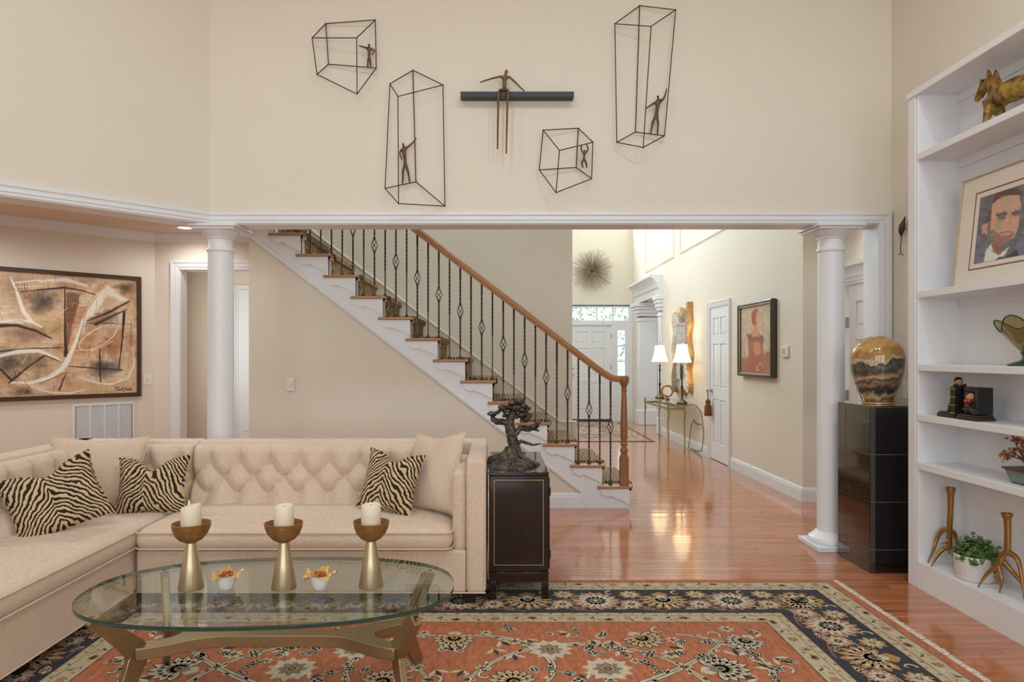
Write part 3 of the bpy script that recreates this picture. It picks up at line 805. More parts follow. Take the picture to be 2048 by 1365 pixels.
# handrail: swept moulded profile, easing level onto the newel
pth = [(-2.2, YBAL, railz(-2.2)), (.2, YBAL, railz(.2)), (.85, YBAL, railz(.85)), (.93, YBAL, railz(.93)), (.99, YBAL, railz(.99) + .006), (1.04, YBAL, 1.178), (1.08, YBAL, 1.162), (1.12, YBAL, 1.155), (1.17, YBAL, 1.153), (1.215, YBAL, 1.153)]
RAIL = [(-.022, 0), (.022, 0), (.024, .014), (.03, .026), (.032, .042), (.024, .056), (.01, .063), (-.01, .063), (-.024, .056), (-.032, .042), (-.03, .026), (-.024, .014)]
def sweep_up(path, prof):
    bb = B(); vs = []; n = len(prof); pv = [Vector(p) for p in path]
    for i, p in enumerate(pv):
        t = (pv[min(i + 1, len(pv) - 1)] - pv[max(i - 1, 0)]).normalized(); up = Vector((0, 1, 0)).cross(t).normalized()
        if up.z < 0: up = -up
        for a, c in prof: vs.append(p + Vector((0, 1, 0)) * a + up * c)
    fs = [(i * n + j, i * n + (j + 1) % n, (i + 1) * n + (j + 1) % n, (i + 1) * n + j) for i in range(len(pv) - 1) for j in range(n)]
    fs += [tuple(range(n)), tuple(range((len(pv) - 1) * n, len(pv) * n))]
    return bb.add(vs, fs)
sweep_up(pth, RAIL).build('handrail', OAK, st, True)
nx = (1248 - CX) * YBAL / F
nb = B().box(nx - .038, nx + .038, YBAL - .038, YBAL + .038, tz(0), tz(0) + .255)
nw = nb.build('newel_post', OAKP, st, bevel=.005)
pr = [(.037, .255), (.037, .275), (.025, .285), (.035, .305), (.036, .325), (.024, .345), (.022, .36), (.034, .372), (.034, .384), (.025, .395), (.031, .42), (.034, .47), (.033, .55), (.028, .7), (.023, .83), (.021, .86), (.027, .868), (.027, .878), (.02, .888), (.026, .91), (.034, .925), (.036, .938), (.03, .945), (.034, .948)]
B().lathe([(r, z + tz(0)) for r, z in pr], (nx, YBAL, 0), 24).build('turned_shaft', OAKP, nw, True)
B().lathe([(.0, 1.146), (.042, 1.146), (.044, 1.16), (.048, 1.18), (.046, 1.2), (.036, 1.213), (0, 1.216)], (nx, YBAL, 0), 24).build('rail_cap', OAKP, nw, True)

# ------------------------------------------------------------------ foyer things
ST = thing('starburst_wall_sculpture', 'round starburst of thin bronze rods over the entrance door', 'wall art', (2.08, YF - .1, 3.22))
C0 = Vector((2.08, YF - .06, 3.22))
rodm = mat('antique_bronze_rod', (150, 130, 108), .4, .6)
rod0 = B().tube([(0, 0, .03), (0, 0, .47)], [.0038, .0026], 5).build('rod', rodm, ST, local=True)
rr = random.Random(3)
for k in range(170):
    a = 2 * math.pi * k / 170 + rr.uniform(-.02, .02); tilt = rr.uniform(-.05, .42)
    o = rod0 if k == 0 else share(rod0, ST)
    o.location = C0 - Vector((2.08, YF - .1, 3.22))
    dv = Vector((math.cos(a) * math.cos(tilt), -math.sin(tilt), math.sin(a) * math.cos(tilt)))
    o.rotation_euler = dv.to_track_quat('Z', 'Y').to_euler(); s = rr.uniform(.72, 1.05); o.scale = (1, 1, s)
B().ball(C0, .045, 14, 10).build('hub', IRON, ST, True)
B().tube([C0, (2.08, YF, 3.22)], .015, 8).build('wall_mount', IRON, ST)

# foyer rug
fr = thing('foyer_rug', 'faded red and cream oriental rug on the foyer floor', 'rug', (1.6, 12.7, 0))
RUGA = mat('rug_rust', (150, 84, 66), .95, var=.2, vscale=30)
RUGC = mat('rug_field_pale', (178, 150, 134), .95, rgb2=(116, 96, 98), vscale=7, var=.2)
RUGD = mat('rug_cream_pale', (196, 178, 158), .95, rgb2=(140, 100, 88), vscale=16, var=.2)
B().box(.6, 2.6, 11.1, 14.3, 0, .008).build('outer_border', RUGA, fr)
B().box(.66, 2.54, 11.16, 14.24, .008, .0095).build('guard_border', RUGD, fr)
B().box(.92, 2.28, 11.5, 13.9, .0095, .011).build('field', RUGC, fr)
B().box(1.25, 1.95, 12.2, 13.2, .011, .012).build('medallion', RUGD, fr)

# framed figure print on the foyer wall
pa = thing('framed_print', 'framed print of a red seated figure on the foyer wall', 'picture', (2.9, 7.6, 1.16))
ya, yb, za, zb = 7.13, 8.13, 1.165, 2.0
FRM = mat('dark_pewter_frame', (84, 76, 66), .35, .5)
b = B().sweep([(XF - .01, ya, za), (XF - .01, ya, zb), (XF - .01, yb, zb), (XF - .01, yb, za)], [(0, 0), (0, .055), (.012, .06), (.028, .058), (.03, .03), (.03, 0)], (-1, 0, 0), closed=True)
b.build('frame', FRM, pa)
B().sweep([(XF - .01, ya + .03, za + .03), (XF - .01, ya + .03, zb - .03), (XF - .01, yb - .03, zb - .03), (XF - .01, yb - .03, za + .03)], [(-.004, .04), (-.004, .052), (.012, .05), (.012, .04)], (-1, 0, 0), closed=True).build('frame_lip', SILVER, pa)
B().box(XF - .02, XF, ya + .01, yb - .01, za + .01, zb - .01).build('backing', BLACKM, pa)
pt = Paint(150, 130, (203, 178, 150))
pt.a += (fbm(130, 150, 22, 3, 3)[..., None] - .5) * 60
sx = lambda x: (x - 935) / (1170 - 935) * 150
def sy(x, y_):  # picture crop coords -> raster
    t = (x - 935) / 235; top = 200 - 45 * t; bot = 715 + 30 * t
    return (y_ - top) / (bot - top) * 130
q = lambda L_: [(sx(x), sy(x, y_)) for x, y_ in L_]
pt.poly(q([(945, 590), (1000, 590), (1160, 550), (1172, 745), (940, 720)]), (176, 106, 76), .9, 4, 2)
pt.poly(q([(990, 420), (1100, 430), (1110, 730), (975, 720), (1000, 560)]), (170, 92, 74), .95, 4, 3)
pt.poly(q([(980, 410), (1060, 400), (1110, 430), (1105, 480), (1060, 470), (1000, 460)]), (142, 84, 78), .9, 4, 2)
pt.poly(q([(1030, 220), (1060, 205), (1075, 250), (1070, 320), (1045, 350), (1022, 320), (1017, 260)]), (176, 72, 62), 1, 3, 1)
pt.poly(q([(1058, 225), (1078, 250), (1072, 330), (1056, 350), (1050, 280)]), (206, 158, 110), 1, 3, 1)
pt.poly(q([(1035, 340), (1062, 340), (1075, 430), (1020, 430)]), (206, 150, 112), 1, 3, 1)
pt.poly(q([(1035, 470), (1080, 470), (1090, 560), (1050, 590), (1035, 540)]), (214, 150, 92), .8, 4, 3)
pt.poly(q([(1120, 560), (1160, 545), (1166, 640), (1130, 660)]), (150, 104, 70), .8, 4, 2)
pt.stroke(q([(1055, 680), (1085, 635), (1100, 670)]), 3, (214, 190, 160), .9)
pt.stroke(q([(1055, 695), (1065, 690), (1075, 697)]), 2.4, (220, 200, 170), .9)
PM = paint_mat('print_ink', .3)
pt.mesh('print', lambda X, Y: np.stack([np.full_like(X, XF - .035), yb - .03 - X / 149 * (yb - ya - .06), zb - .03 - Y / 129 * (zb - za - .06)], -1), PM, pa)
# thermostat and plates
def plate(label, M, w, h, toggles, cat='switch', name='wall_switch'):
    """M: matrix, local x right, z up, -y outwards"""
    t = thing(name, label, cat, M.translation)
    bb = B(); bb.box(-w / 2, w / 2, -.006, 0, -h / 2, h / 2)
    o = bb.build('plate', PLATE, t, local=True, bevel=.003)
    o.matrix_local = M.to_3x3().to_4x4()
    for tx in toggles:
        g = B(); g.box(tx - .005, tx + .005, -.018, -.005, -.004, .014); g.box(tx - .012, tx + .012, -.008, -.005, -.024, .024)
        o2 = g.build('toggle', PLATE, t, local=True, bevel=.001); o2.matrix_local = M.to_3x3().to_4x4()
    return t
def frame_m(loc, xdir, out):
    x = Vector(xdir).normalized(); y = -Vector(out).normalized(); z = x.cross(y)
    M = Matrix((x, y, z)).transposed().to_4x4(); M.translation = loc
    return M
plate('ivory light switch on the wall below the stairs', frame_m(((581 - CX) * 6.282 / F, 6.282, HC - (770 - HY) * 6.282 / F), (1, 0, 0), (0, -1, 0)), .075, .118, [0.0])
tt = .062
wp = lambda t: Vector((-3.736 - t, 7.5 - t, 0))
wpx = lambda px: ((-3.736 * F - (px - CX) * 7.5) / (F - (px - CX)))      # t along the alcove diagonal at image column px
lp = wp(wpx(295)); lp.z = HC - (759 - HY) * lp.y / F
plate('ivory light switch beside the abstract painting', frame_m(lp, (D2, D2, 0), (D2, -D2, 0)), .09, .125, [0.0])
plate('ivory outlet plate on the right wall behind the stone vase', frame_m((XR, 4.74, 1.16), (0, -1, 0), (-1, 0, 0)), .075, .118, [], 'outlet', 'outlet_plate')
plate('white outlet on the foyer wall under the mirror', frame_m((XF, 9.75, .42), (0, -1, 0), (-1, 0, 0)), .075, .118, [], 'outlet', 'outlet_plate')
th = thing('thermostat', 'small square white thermostat beside the framed figure print', 'thermostat', (XF - .01, 6.93, 1.42))
B().box(XF - .025, XF, 6.84, 6.98, 1.385, 1.5).build('body', PLATE, th, bevel=.006)
B().box(XF - .027, XF - .024, 6.88, 6.95, 1.41, 1.475).build('screen', mat('lcd_screen', (176, 190, 176), .2), th)

# mirror with wavy ribbed frame
mi = thing('wavy_mirror', 'tall mirror with wavy ribbed silver and gold frame above the console', 'mirror', (2.9, 10.63, .85))
yc, zc_, hw, hh = 10.63, 1.47, .465, .63
n = 220; prof = [(0, 0.0), (.0, .04), (.06, .075), (.3, .085), (.7, .07), (1.0, .05), (1.0, .0)]
A = np.zeros((len(prof), n, 3)); 
for j in range(n):
    s = j / n * 4; side = int(s); u = s - side
    c = [(-1, -1), (1, -1), (1, 1), (-1, 1)]
    a0, a1 = c[side], c[(side + 1) % 4]
    oy, oz = a0[0] + (a1[0] - a0[0]) * u, a0[1] + (a1[1] - a0[1]) * u
    wv = .06 * math.sin(u * math.pi * 2 * (2 if side % 2 == 0 else 2.5) + .6) 
    po = np.array([oy * hw, oz * hh]); nrm = np.array([[0, -1], [1, 0], [0, 1], [-1, 0]][side], float)
    po = po + nrm * wv * math.sin(math.pi * u) ** .5
    pi = np.array([oy * .22, oz * .42])
    for k, (w, hgt) in enumerate(prof):
        p = po * (1 - w) + pi * w
        rib = .006 * math.cos(j * math.pi) if 0 < k < len(prof) - 1 else 0
        A[k, j] = (XF - hgt + rib, yc - p[0], zc_ + p[1])
b = B().grid(A[2:], 0, True)
RIB = mat('ribbed_silver_shell', (212, 202, 188), .4, .3, rgb2=(150, 132, 114), vscale=30, var=.2)
GOLD = mat('gold_leaf_edge', (190, 152, 98), .5, .3, var=.15, vscale=20)
b.build('frame', RIB, mi)
B().grid(A[:3], 0, True).build('frame_edge', GOLD, mi)
B().box(XF - .06, XF - .05, yc - .24, yc + .24, zc_ - .44, zc_ + .44).build('mirror_glass', mat('mirror_silver', (235, 238, 236), .02, 1.0), mi)
b = B().prism([(10.2, 2.06), (10.34, 2.07), (10.24, 2.12), (10.22, 2.2), (10.17, 2.21), (10.16, 2.1)], 'x', XF - .09, XF); b.build('scroll_tab', GOLD, mi, bevel=.01)

# console table
ct = thing('console_table', 'glass topped console table with slim brass legs along the foyer wall', 'console table', (2.72, 10.8, 0))
BRS = mat('aged_brass', (176, 150, 102), .35, .9, var=.1, vscale=20)
CG = mat('clear_glass_green', (214, 232, 224), .03, trans=.9, ior=1.45)
pts = []
for k in range(40):
    a = 2 * math.pi * k / 40; ca, sa = math.cos(a), math.sin(a)
    pts.append((2.725 + .205 * abs(ca) ** .4 * (1 if ca > 0 else -1), 10.82 + 1.05 * abs(sa) ** .75 * (1 if sa > 0 else -1)))
B().prism(pts, 'z', .69, .702).build('glass_top', CG, ct)
for (x, y_) in ((2.55, 10.05), (2.79, 10.05), (2.55, 11.6), (2.79, 11.6)):
    b = B().tube([(x, y_, 0), (x + .004, y_, .15), (x - .004, y_, .4), (x + .008, y_, .55), (x - .004, y_, .62), (x, y_, .69)], [.011, .01, .012, .014, .016, .014], 10)
    b.lathe([(.016, 0), (.016, .02), (.011, .03)], (x, y_, 0), 12); b.build('leg', BRS, ct, True)
B().box(2.55, 2.79, 10.045, 10.055, .6, .63).build('rail', BRS, ct); B().box(2.55, 2.79, 11.595, 11.605, .6, .63).build('rail', BRS, ct)
B().box(2.545, 2.555, 10.05, 11.6, .6, .63).build('rail', BRS, ct); B().box(2.785, 2.795, 10.05, 11.6, .6, .63).build('rail', BRS, ct)
def lamp(x, y_, label):
    t = thing('table_lamp', label, 'lamp', (x, y_, .702), 'pair of console lamps')
    b = B().lathe([(.0, 0), (.075, 0), (.078, .012), (.06, .03), (.03, .05), (.016, .07), (.014, .2), (.02, .22), (.022, .24), (.012, .26), (.011, .44), (.018, .455), (.02, .47), (.012, .49), (.014, .52), (.02, .535), (.012, .56), (.008, .62), (.008, .9), (.012, .91), (0, .925)], (x, y_, .702), 18)
    b.build('stand', mat('lamp_bronze', (84, 72, 52), .35, .7), t, True)
    sh = []
    for k in range(9):
        u = k / 8; sh.append((.125 - .062 * u + .012 * (2 * u - 1) ** 2, .60 + .265 * u))
    SH = mat('lamp_shade_lit', (255, 238, 210), .8, emit=1.6)
    b = B().lathe(sh + [(r - .003, z) for r, z in sh[::-1]], (x, y_, .702), 32)
    b.build('shade', SH, t, True)
    d = bpy.data.lights.new('lamp_bulb', 'POINT'); d.energy = 9; d.color = (1, .74, .45); d.shadow_soft_size = .04
    o = bpy.data.objects.new('lamp_bulb', d); COL.objects.link(o); o.location = (0, 0, .8); o.parent = t
    return t
lamp(2.735, 9.98, 'lit table lamp with pleated shade, nearer one of the console pair')
lamp(2.715, 11.25, 'lit table lamp with pleated shade, farther one beside the pilaster')
ag = thing('glass_ring_sculpture', 'amber glass ring sculpture on the console between the lamps', 'sculpture', (2.735, 10.85, .702))
AMB = mat('amber_glass', (214, 130, 50), .08, trans=.6, ior=1.4)
p = []
for k in range(28):
    a = 2 * math.pi * k / 28; r_ = .085 * (1 - .22 * math.exp(-((a - math.pi / 2) / .35) ** 2))
    p.append((2.735 + r_ * math.cos(a), 10.85 + .03 * math.sin(2 * a), .845 + 1.05 * r_ * math.sin(a)))
B().tube(p, .016, 8, closed=True).build('ring', AMB, ag, True)
B().lathe([(0, .702), (.045, .702), (.04, .715), (.018, .73), (.02, .765), (0, .77)], (2.735, 10.85, 0), 16).build('foot', CG, ag, True)
cb_ = B().tube([(2.9, 9.9, .69), (2.93, 9.7, .6), (2.94, 9.62, .3), (2.93, 9.68, .05), (2.92, 9.9, .02), (2.92, 10.3, .02), (2.93, 10.2, .35), (2.935, 10.08, .45), (2.94, 9.96, .4), (2.945, 9.75, .42)], .005, 6)
tag(cb_.build('lamp_cord', BLACKM, smooth=True), 'thin dark lamp cord trailing from the console to the floor', 'cord')
ta = thing('key_tassel', 'brown tassel hanging from the closet door knob', 'tassel', (2.9, 9.27, .55))
TAS = mat('tassel_brown', (128, 74, 40), .9, var=.25, vscale=60)
B().tube([(2.89, 9.27, .95), (2.89, 9.262, .8)], .006, 6).build('loop_cord', TAS, ta)
b = B().lathe([(.012, .81), (.032, .79), (.036, .765), (.026, .75), (.034, .735), (.045, .72), (.05, .6), (.048, .585), (0, .585)], (2.89, 9.262, 0), 16); b.build('tassel_skirt', TAS, ta, True)
# ------------------------------------------------------------------ abstract painting on the alcove wall
NW = Vector((D2, -D2, 0))
def wall_pt(px, py, off=0.0):
    t = wpx(px); p = wp(t); Y = p.y
    return p + Vector((0, 0, HC - (py - HY) * Y / F)) + NW * off
tR, u_of = wpx(280), None
zt_, zb_ = 2.25, .963
WID = 1.95
pt_ = thing('abstract_painting', 'large abstract painting in browns and white, dark brown frame, beside the left column', 'painting', tuple(wp(tR + WID / 2 * D2) + Vector((0, 0, zb_))))
def pl(u, z, off):   # u: metres left of the right edge
    p = wp(tR + u * D2) + NW * off; p.z = z; return p
FB = mat('dark_brown_frame', (70, 46, 28), .45)
b = B().sweep([pl(0, zb_, 0), pl(0, zt_, 0), pl(WID, zt_, 0), pl(WID, zb_, 0)], [(0, 0), (0, .045), (.042, .045), (.042, .03), (.042, 0)], NW, closed=True)
b.build('frame', FB, pt_)
cw, ch = 430, 300
fw = .042
u0, u1, v0, v1 = fw, WID - fw, zb_ + fw, zt_ - fw
pp = Paint(cw, ch, (206, 172, 138))
n1 = fbm(ch, cw, 4, 5, 11); n2 = fbm(ch, cw, 7, 5, 12); n3 = fbm(ch, cw, 5, 4, 13)
pp.blend(np.clip((n1 - .45) * 4, 0, 1) * .85, (222, 206, 180)); pp.blend(np.clip((n2 - .55) * 5, 0, 1) * .75, (178, 124, 82)); pp.blend(np.clip((n3 - .62) * 5, 0, 1) * .6, (120, 100, 80))
pp.a += (fbm(ch, cw, 60, 2, 31, sx=.25)[..., None] - .5) * 34 + (fbm(ch, cw, 60, 2, 32, sy=.2)[..., None] - .5) * 26
def ras(L_):   # crop pixels (scale 4.014, offset 0,540) -> raster
    out = []
    for (cx_, cy_) in L_:
        px, py = cx_ / 4.014, 540 + cy_ / 4.014
        t = wpx(px); p = wp(t); z = HC - (py - HY) * p.y / F; u = (t - tR) / D2
        out.append(((u1 - u) / (u1 - u0) * (cw - 1), (v1 - z) / (v1 - v0) * (ch - 1)))
    return out
DB = (50, 32, 24); WH = (240, 232, 220)
for c, r, col, al in (((340, 250), (40, 34), (58, 52, 48), .9), ((830, 790), (46, 30), (62, 52, 46), .9), ((60, 770), (34, 40), (70, 60, 52), .85), ((1000, 150), (26, 20), (80, 60, 46), .9), ((880, 620), (40, 34), (150, 84, 46), .9), ((440, 480), (34, 26), (168, 136, 74), .8), ((180, 520), (50, 26), (112, 92, 76), .7), ((200, 980), (30, 16), (82, 50, 30), .9), ((700, 90), (26, 14), (140, 124, 108), .7), ((1040, 560), (20, 40), (150, 90, 56), .7), ((250, 720), (46, 26), (96, 78, 62), .7), ((860, 380), (36, 26), (110, 84, 62), .6), ((90, 160), (40, 50), (150, 128, 106), .7), ((600, 930), (46, 18), (196, 160, 124), .7)):
    pp.spot(ras([c])[0], r, col, al, .35)
S_ = lambda L_, w, c, a=1., so=.5, rg=.25: pp.stroke(ras(L_), w, c, a, so, rg)
S_([(80, 60), (130, 180), (180, 330), (240, 410)], [4, 7, 11, 13], WH, .9)
S_([(-20, 420), (100, 410), (240, 415), (330, 460)], [6, 8, 9, 5], WH, .85)
S_([(100, 110), (200, 95), (320, 85)], 5, WH, .7); S_([(130, 140), (330, 130)], 3, WH, .6)
for k in range(9): S_([(150 + 25 * k, 85), (160 + 25 * k, 165)], 1.6, WH, .55)
S_([(320, 95), (520, 80), (690, 130)], [8, 14, 8], WH, .8)
S_([(160, 180), (330, 160), (510, 145), (640, 165), (765, 205)], [2.5, 3.5, 6, 4, 2.5], DB, 1)
S_([(515, 130), (515, 400), (525, 690)], [2.5, 5, 11], DB, 1)
pp.poly(ras([(525, 190), (640, 190), (570, 480), (545, 600), (520, 600)]), (120, 74, 46), .75, 5, 4)
for k in range(5): S_([(540 + 22 * k, 190), (530 + 14 * k, 420)], 1.3, DB, .7)
for k in range(6): S_([(530, 215 + 38 * k), (640 - 10 * k, 210 + 38 * k)], 1.3, DB, .7)
pp.poly(ras([(850, 120), (1020, 250), (880, 290), (760, 350), (690, 400), (620, 560), (640, 430), (770, 200)]), WH, .85, 7, 6)
pp.poly(ras([(850, 200), (960, 250), (860, 300), (770, 330)]), (188, 156, 120), .8, 8, 5)
S_([(770, 205), (700, 320), (640, 480), (560, 680), (500, 790), (380, 870), (230, 910), (80, 905)], [5, 7, 7, 14, 14, 14, 10, 5], WH, .95)
S_([(770, 210), (690, 330), (625, 570)], 1.6, DB, .9)
S_([(690, 412), (850, 350), (1030, 255)], [3, 7, 4], DB, 1); S_([(760, 440), (880, 380), (1010, 320)], [9, 7, 3], DB, .85)
S_([(680, 430), (860, 430), (1050, 440)], 2, DB, .8)
S_([(990, 340), (975, 560), (945, 800)], [8, 5, 2.5], DB, 1)
S_([(1020, 400), (1020, 620)], 2, (196, 160, 130), .8); S_([(1045, 400), (1045, 620)], 2, (120, 70, 44), .8); S_([(1000, 470), (1060, 470)], 2, (196, 160, 130), .8); S_([(1000, 540), (1060, 540)], 2, (120, 70, 44), .8)
ell = [(780 + 160 * math.cos(a) * .95 - 0 * a, 545 + 75 * math.sin(a) - 70 * math.cos(a)) for a in [k * math.pi / 12 for k in range(25)]]
S_(ell, 2.6, WH, .85)
S_([(600, 650), (780, 640), (900, 570)], 2.4, WH, .7)
S_([(795, 630), (795, 780), (802, 915)], [2.5, 5, 3], DB, 1); S_([(545, 775), (760, 790), (980, 805)], [2.5, 4, 2.5], DB, 1)
S_([(1060, 620), (1070, 760), (1020, 870), (880, 920), (760, 905), (620, 860)], [2, 4, 6, 7, 5, 2], WH, .85)
S_([(-20, 450), (120, 445), (280, 490), (405, 550)], [11, 9, 7, 4], DB, .95)
S_([(0, 655), (200, 635), (500, 625)], [4, 4, 2.5], DB, 1)
S_([(0, 690), (150, 655), (300, 650), (430, 700), (520, 760)], [10, 13, 12, 9, 4], WH, .9)
S_([(350, 690), (220, 780), (90, 890), (0, 800)], [5, 4, 6, 6], DB, .95); S_([(360, 690), (500, 745)], [4, 2], DB, .9)
S_([(70, 905), (95, 880)], 5, DB, 1); S_([(525, 830), (500, 890), (470, 965)], [2, 4, 5], DB, .95); S_([(540, 820), (310, 915)], 2, DB, .8)
S_([(240, 940), (400, 985), (560, 990), (680, 960)], [2, 5, 6, 3], WH, .85)
S_([(-40, 560), (-100, 700)], 8, DB, .8); S_([(-60, 420), (-260, 520), (-400, 700)], [8, 12, 6], WH, .85); S_([(-500, 300), (-300, 420), (-200, 760)], [4, 7, 3], DB, .85)
rs = random.Random(8)
for k in range(46):   # loose charcoal and chalk scribbles
    x_, y_ = rs.uniform(-300, 1070), rs.uniform(60, 1000); a_ = rs.uniform(0, 6.28); l_ = rs.uniform(30, 110)
    S_([(x_, y_), (x_ + l_ * .5 * math.cos(a_) + rs.uniform(-12, 12), y_ + l_ * .5 * math.sin(a_) + rs.uniform(-12, 12)), (x_ + l_ * math.cos(a_), y_ + l_ * math.sin(a_))], rs.uniform(1.2, 2.4), (DB, WH, (150, 96, 58), (96, 76, 60))[rs.randrange(4)], rs.uniform(.4, .8), .8, .2)
for k in range(10): S_([(40 + 9 * k, 740 + 9 * k), (90 + 3 * k, 690 + 18 * k)], 1.4, DB, .7)
# signature
for Ls in ([(915, 945), (950, 942)], [(932, 945), (926, 968)], [(950, 960), (942, 968), (952, 968), (955, 958)], [(970, 958), (960, 964), (972, 968)], [(980, 945), (976, 968)], [(974, 955), (988, 955)], [(1000, 940), (1004, 960), (985, 975)], [(1012, 958), (1006, 966), (1016, 966), (1018, 956)], [(1022, 966), (1026, 957), (1030, 966)], [(1036, 945), (1036, 966), (1044, 957), (1048, 966), (1056, 960)]):
    S_(Ls, 2.2, (40, 30, 26), 1, .8, 0)
def pos(X, Y):
    u = u1 - X / (cw - 1) * (u1 - u0); z = v1 - Y / (ch - 1) * (v1 - v0); t = tR + u * D2
    return np.stack([-3.736 - t + D2 * .03, 7.5 - t - D2 * .03, z], -1)
pp.mesh('canvas', pos, paint_mat('oil_paint', .5), pt_)

# return air grille below it
ga, gb = wpx(270), wpx(143)
GW = (gb - ga) / D2
gt, gbt = .912, .26
gp = lambda u, z, off: (lambda p: Vector((p.x, p.y, z)))(wp(ga + u * D2) + NW * off)
gr = thing('return_air_grille', 'white louvred air return grille under the abstract painting', 'vent', tuple(gp(GW / 2, gbt, 0)))
GM = mat('grille_white', (226, 226, 226), .4)
GD = mat('duct_dark', (120, 116, 112), .8)
b = B().sweep([gp(0, gbt, 0), gp(0, gt, 0), gp(GW, gt, 0), gp(GW, gbt, 0)], [(0, 0), (0, .012), (.03, .016), (.03, 0)], NW, closed=True); b.build('frame', GM, gr)
b = B(); c = gp(GW / 2, (gt + gbt) / 2, .002); Mg = frame_m((0, 0, 0), (-D2, -D2, 0), (D2, -D2, 0)).to_3x3()
b.obox(c, (GW - .04, .002, gt - gbt - .04), Mg); b.build('duct_back', GD, gr)
for k in range(1, 4): B().obox(gp(GW * k / 4 if 0 else .03 + (GW - .06) * k / 4, (gt + gbt) / 2, .009), (.016, .01, gt - gbt - .06), Mg).build('divider', GM, gr)
cell = (GW - .06) / 4
sl0 = None
ns = int((gt - gbt - .06) / .0125)
for c_ in range(4):
    for k in range(ns):
        z = gbt + .036 + k * .0125
        ctr = gp(.03 + cell * (c_ + .5), z, .009)
        if sl0 is None:
            sl0 = B().obox((0, 0, 0), (cell - .016, .0015, .0115), (math.radians(38), 0, 0)).build('slat', GM, gr, local=True); o = sl0
        else: o = share(sl0, gr)
        o.location = ctr - WLOC[gr.name]; o.rotation_euler = Mg.to_euler()

# ------------------------------------------------------------------ wire wall sculptures on the header wall
def fig_chain(spec, scale, off, Y, rad):
    return [[(tuple(P(off[0] + x / scale, off[1] + y / scale, Y + dy)), r) for (x, y, dy, r) in ch] for ch in spec]
def wire_box(label, top, bot, depths, scale, off, fig, Yf):
    pv = [P(off[0] + x / scale, off[1] + y / scale, d) for (x, y), d in zip(top + bot, depths + depths)]
    c = sum(pv, Vector()) / 8
    t = thing('wire_box_sculpture', label, 'wall art', (c.x, YW - .01, min(p.z for p in pv)), 'wire box sculptures on the header wall')
    E = [(0, 1), (1, 2), (2, 3), (3, 0), (4, 5), (5, 6), (6, 7), (7, 4), (0, 4), (1, 5), (2, 6), (3, 7)]
    for a, bb in E: B().tube([pv[a], pv[bb]], .0036, 8).build('rod', WIRE, t, True)
    j = B()
    for p in pv: j.ball(p, .0052, 8, 6)
    j.build('joint', WIRE, t, True)['kind'] = 'stuff'
    skin('climber_figure', fig_chain(fig, scale, off, Yf, 0), BRONZE, t, 1)
    B().tube([pv[0], (pv[0].x, YW, pv[0].z)], .003, 6).build('wall_pin', WIRE, t)
dp = [4.90, 4.87, 4.80, 4.86]
m_ = .001
def F_(r, f=1.0): return r * f
f1 = [[(438, 352, 0, .010), (439, 330, 0, .013), (440, 310, 0, .014), (439, 298, 0, .006), (438, 288, 0, .0095), (438, 277, 0, .007)], [(440, 310, 0, .014), (415, 302, 0, .007), (373, 290, 0, .005)], [(440, 310, 0, .014), (462, 312, 0, .007), (475, 322, 0, .006), (456, 349, 0, .005)], [(438, 352, 0, .010), (432, 385, 0, .008), (430, 425, 0, .006)], [(438, 352, 0, .010), (446, 385, 0, .008), (449, 425, 0, .006)]]
wire_box('wire box with figure pointing left, topmost left on the wall', [(163, 150), (478, 127), (360, 241), (77, 241)], [(181, 408), (484, 432), (362, 598), (108, 473)], dp, 3.175, (600, 0), f1, 4.87)
f2 = [[(668, 1035, 0, .012), (664, 990, 0, .013), (657, 945, 0, .016), (656, 930, 0, .006), (655, 918, 0, .009), (655, 908, 0, .007)], [(657, 945, 0, .016), (690, 930, 0, .008), (718, 905, 0, .006), (740, 875, 0, .005)], [(657, 945, 0, .016), (640, 955, 0, .008), (633, 975, 0, .006), (648, 1015, 0, .005)], [(668, 1035, 0, .012), (653, 1090, 0, .009), (651, 1170, 0, .006)], [(668, 1035, 0, .012), (686, 1090, 0, .009), (697, 1162, 0, .006)]]
wire_box('tall wire box with figure reaching right, left of the black ledge', [(717, 446), (908, 540), (622, 613), (571, 533)], [(736, 1155), (920, 1310), (626, 1294), (540, 1197)], [4.90, 4.86, 4.80, 4.86], 3.175, (600, 0), f2, 4.875)
f3 = [[(1260, 985, 0, .009), (1262, 950, 0, .008), (1265, 922, 0, .012), (1265, 912, 0, .006), (1265, 902, 0, .008), (1265, 890, 0, .005)], [(1265, 922, 0, .012), (1245, 912, 0, .007), (1233, 882, 0, .006), (1242, 846, 0, .005)], [(1265, 922, 0, .012), (1288, 912, 0, .007), (1301, 880, 0, .006), (1282, 838, 0, .005)], [(1260, 985, 0, .009), (1240, 1012, 0, .008), (1250, 1065, 0, .005)], [(1260, 985, 0, .009), (1280, 1010, 0, .008), (1287, 1068, 0, .005)]]
wire_box('small wire box with hanging figure, below right of the black ledge', [(877, 708), (1208, 690), (1345, 822), (1030, 900)], [(840, 1082), (1188, 1060), (1333, 1165), (998, 1297)], [4.87, 4.90, 4.86, 4.80], 4.706, (900, 110), f3, 4.86)
f4 = [[(497, 1010, 0, .013), (505, 950, 0, .014), (512, 895, 0, .017), (511, 872, 0, .007), (510, 855, 0, .010), (510, 840, 0, .008)], [(512, 895, 0, .017), (470, 912, 0, .008), (405, 957, 0, .005)], [(512, 895, 0, .017), (558, 876, 0, .008), (575, 835, 0, .006), (587, 780, 0, .005)], [(497, 1010, 0, .013), (464, 1080, 0, .009), (447, 1180, 0, .006)], [(497, 1010, 0, .013), (512, 1080, 0, .009), (507, 1187, 0, .006)]]
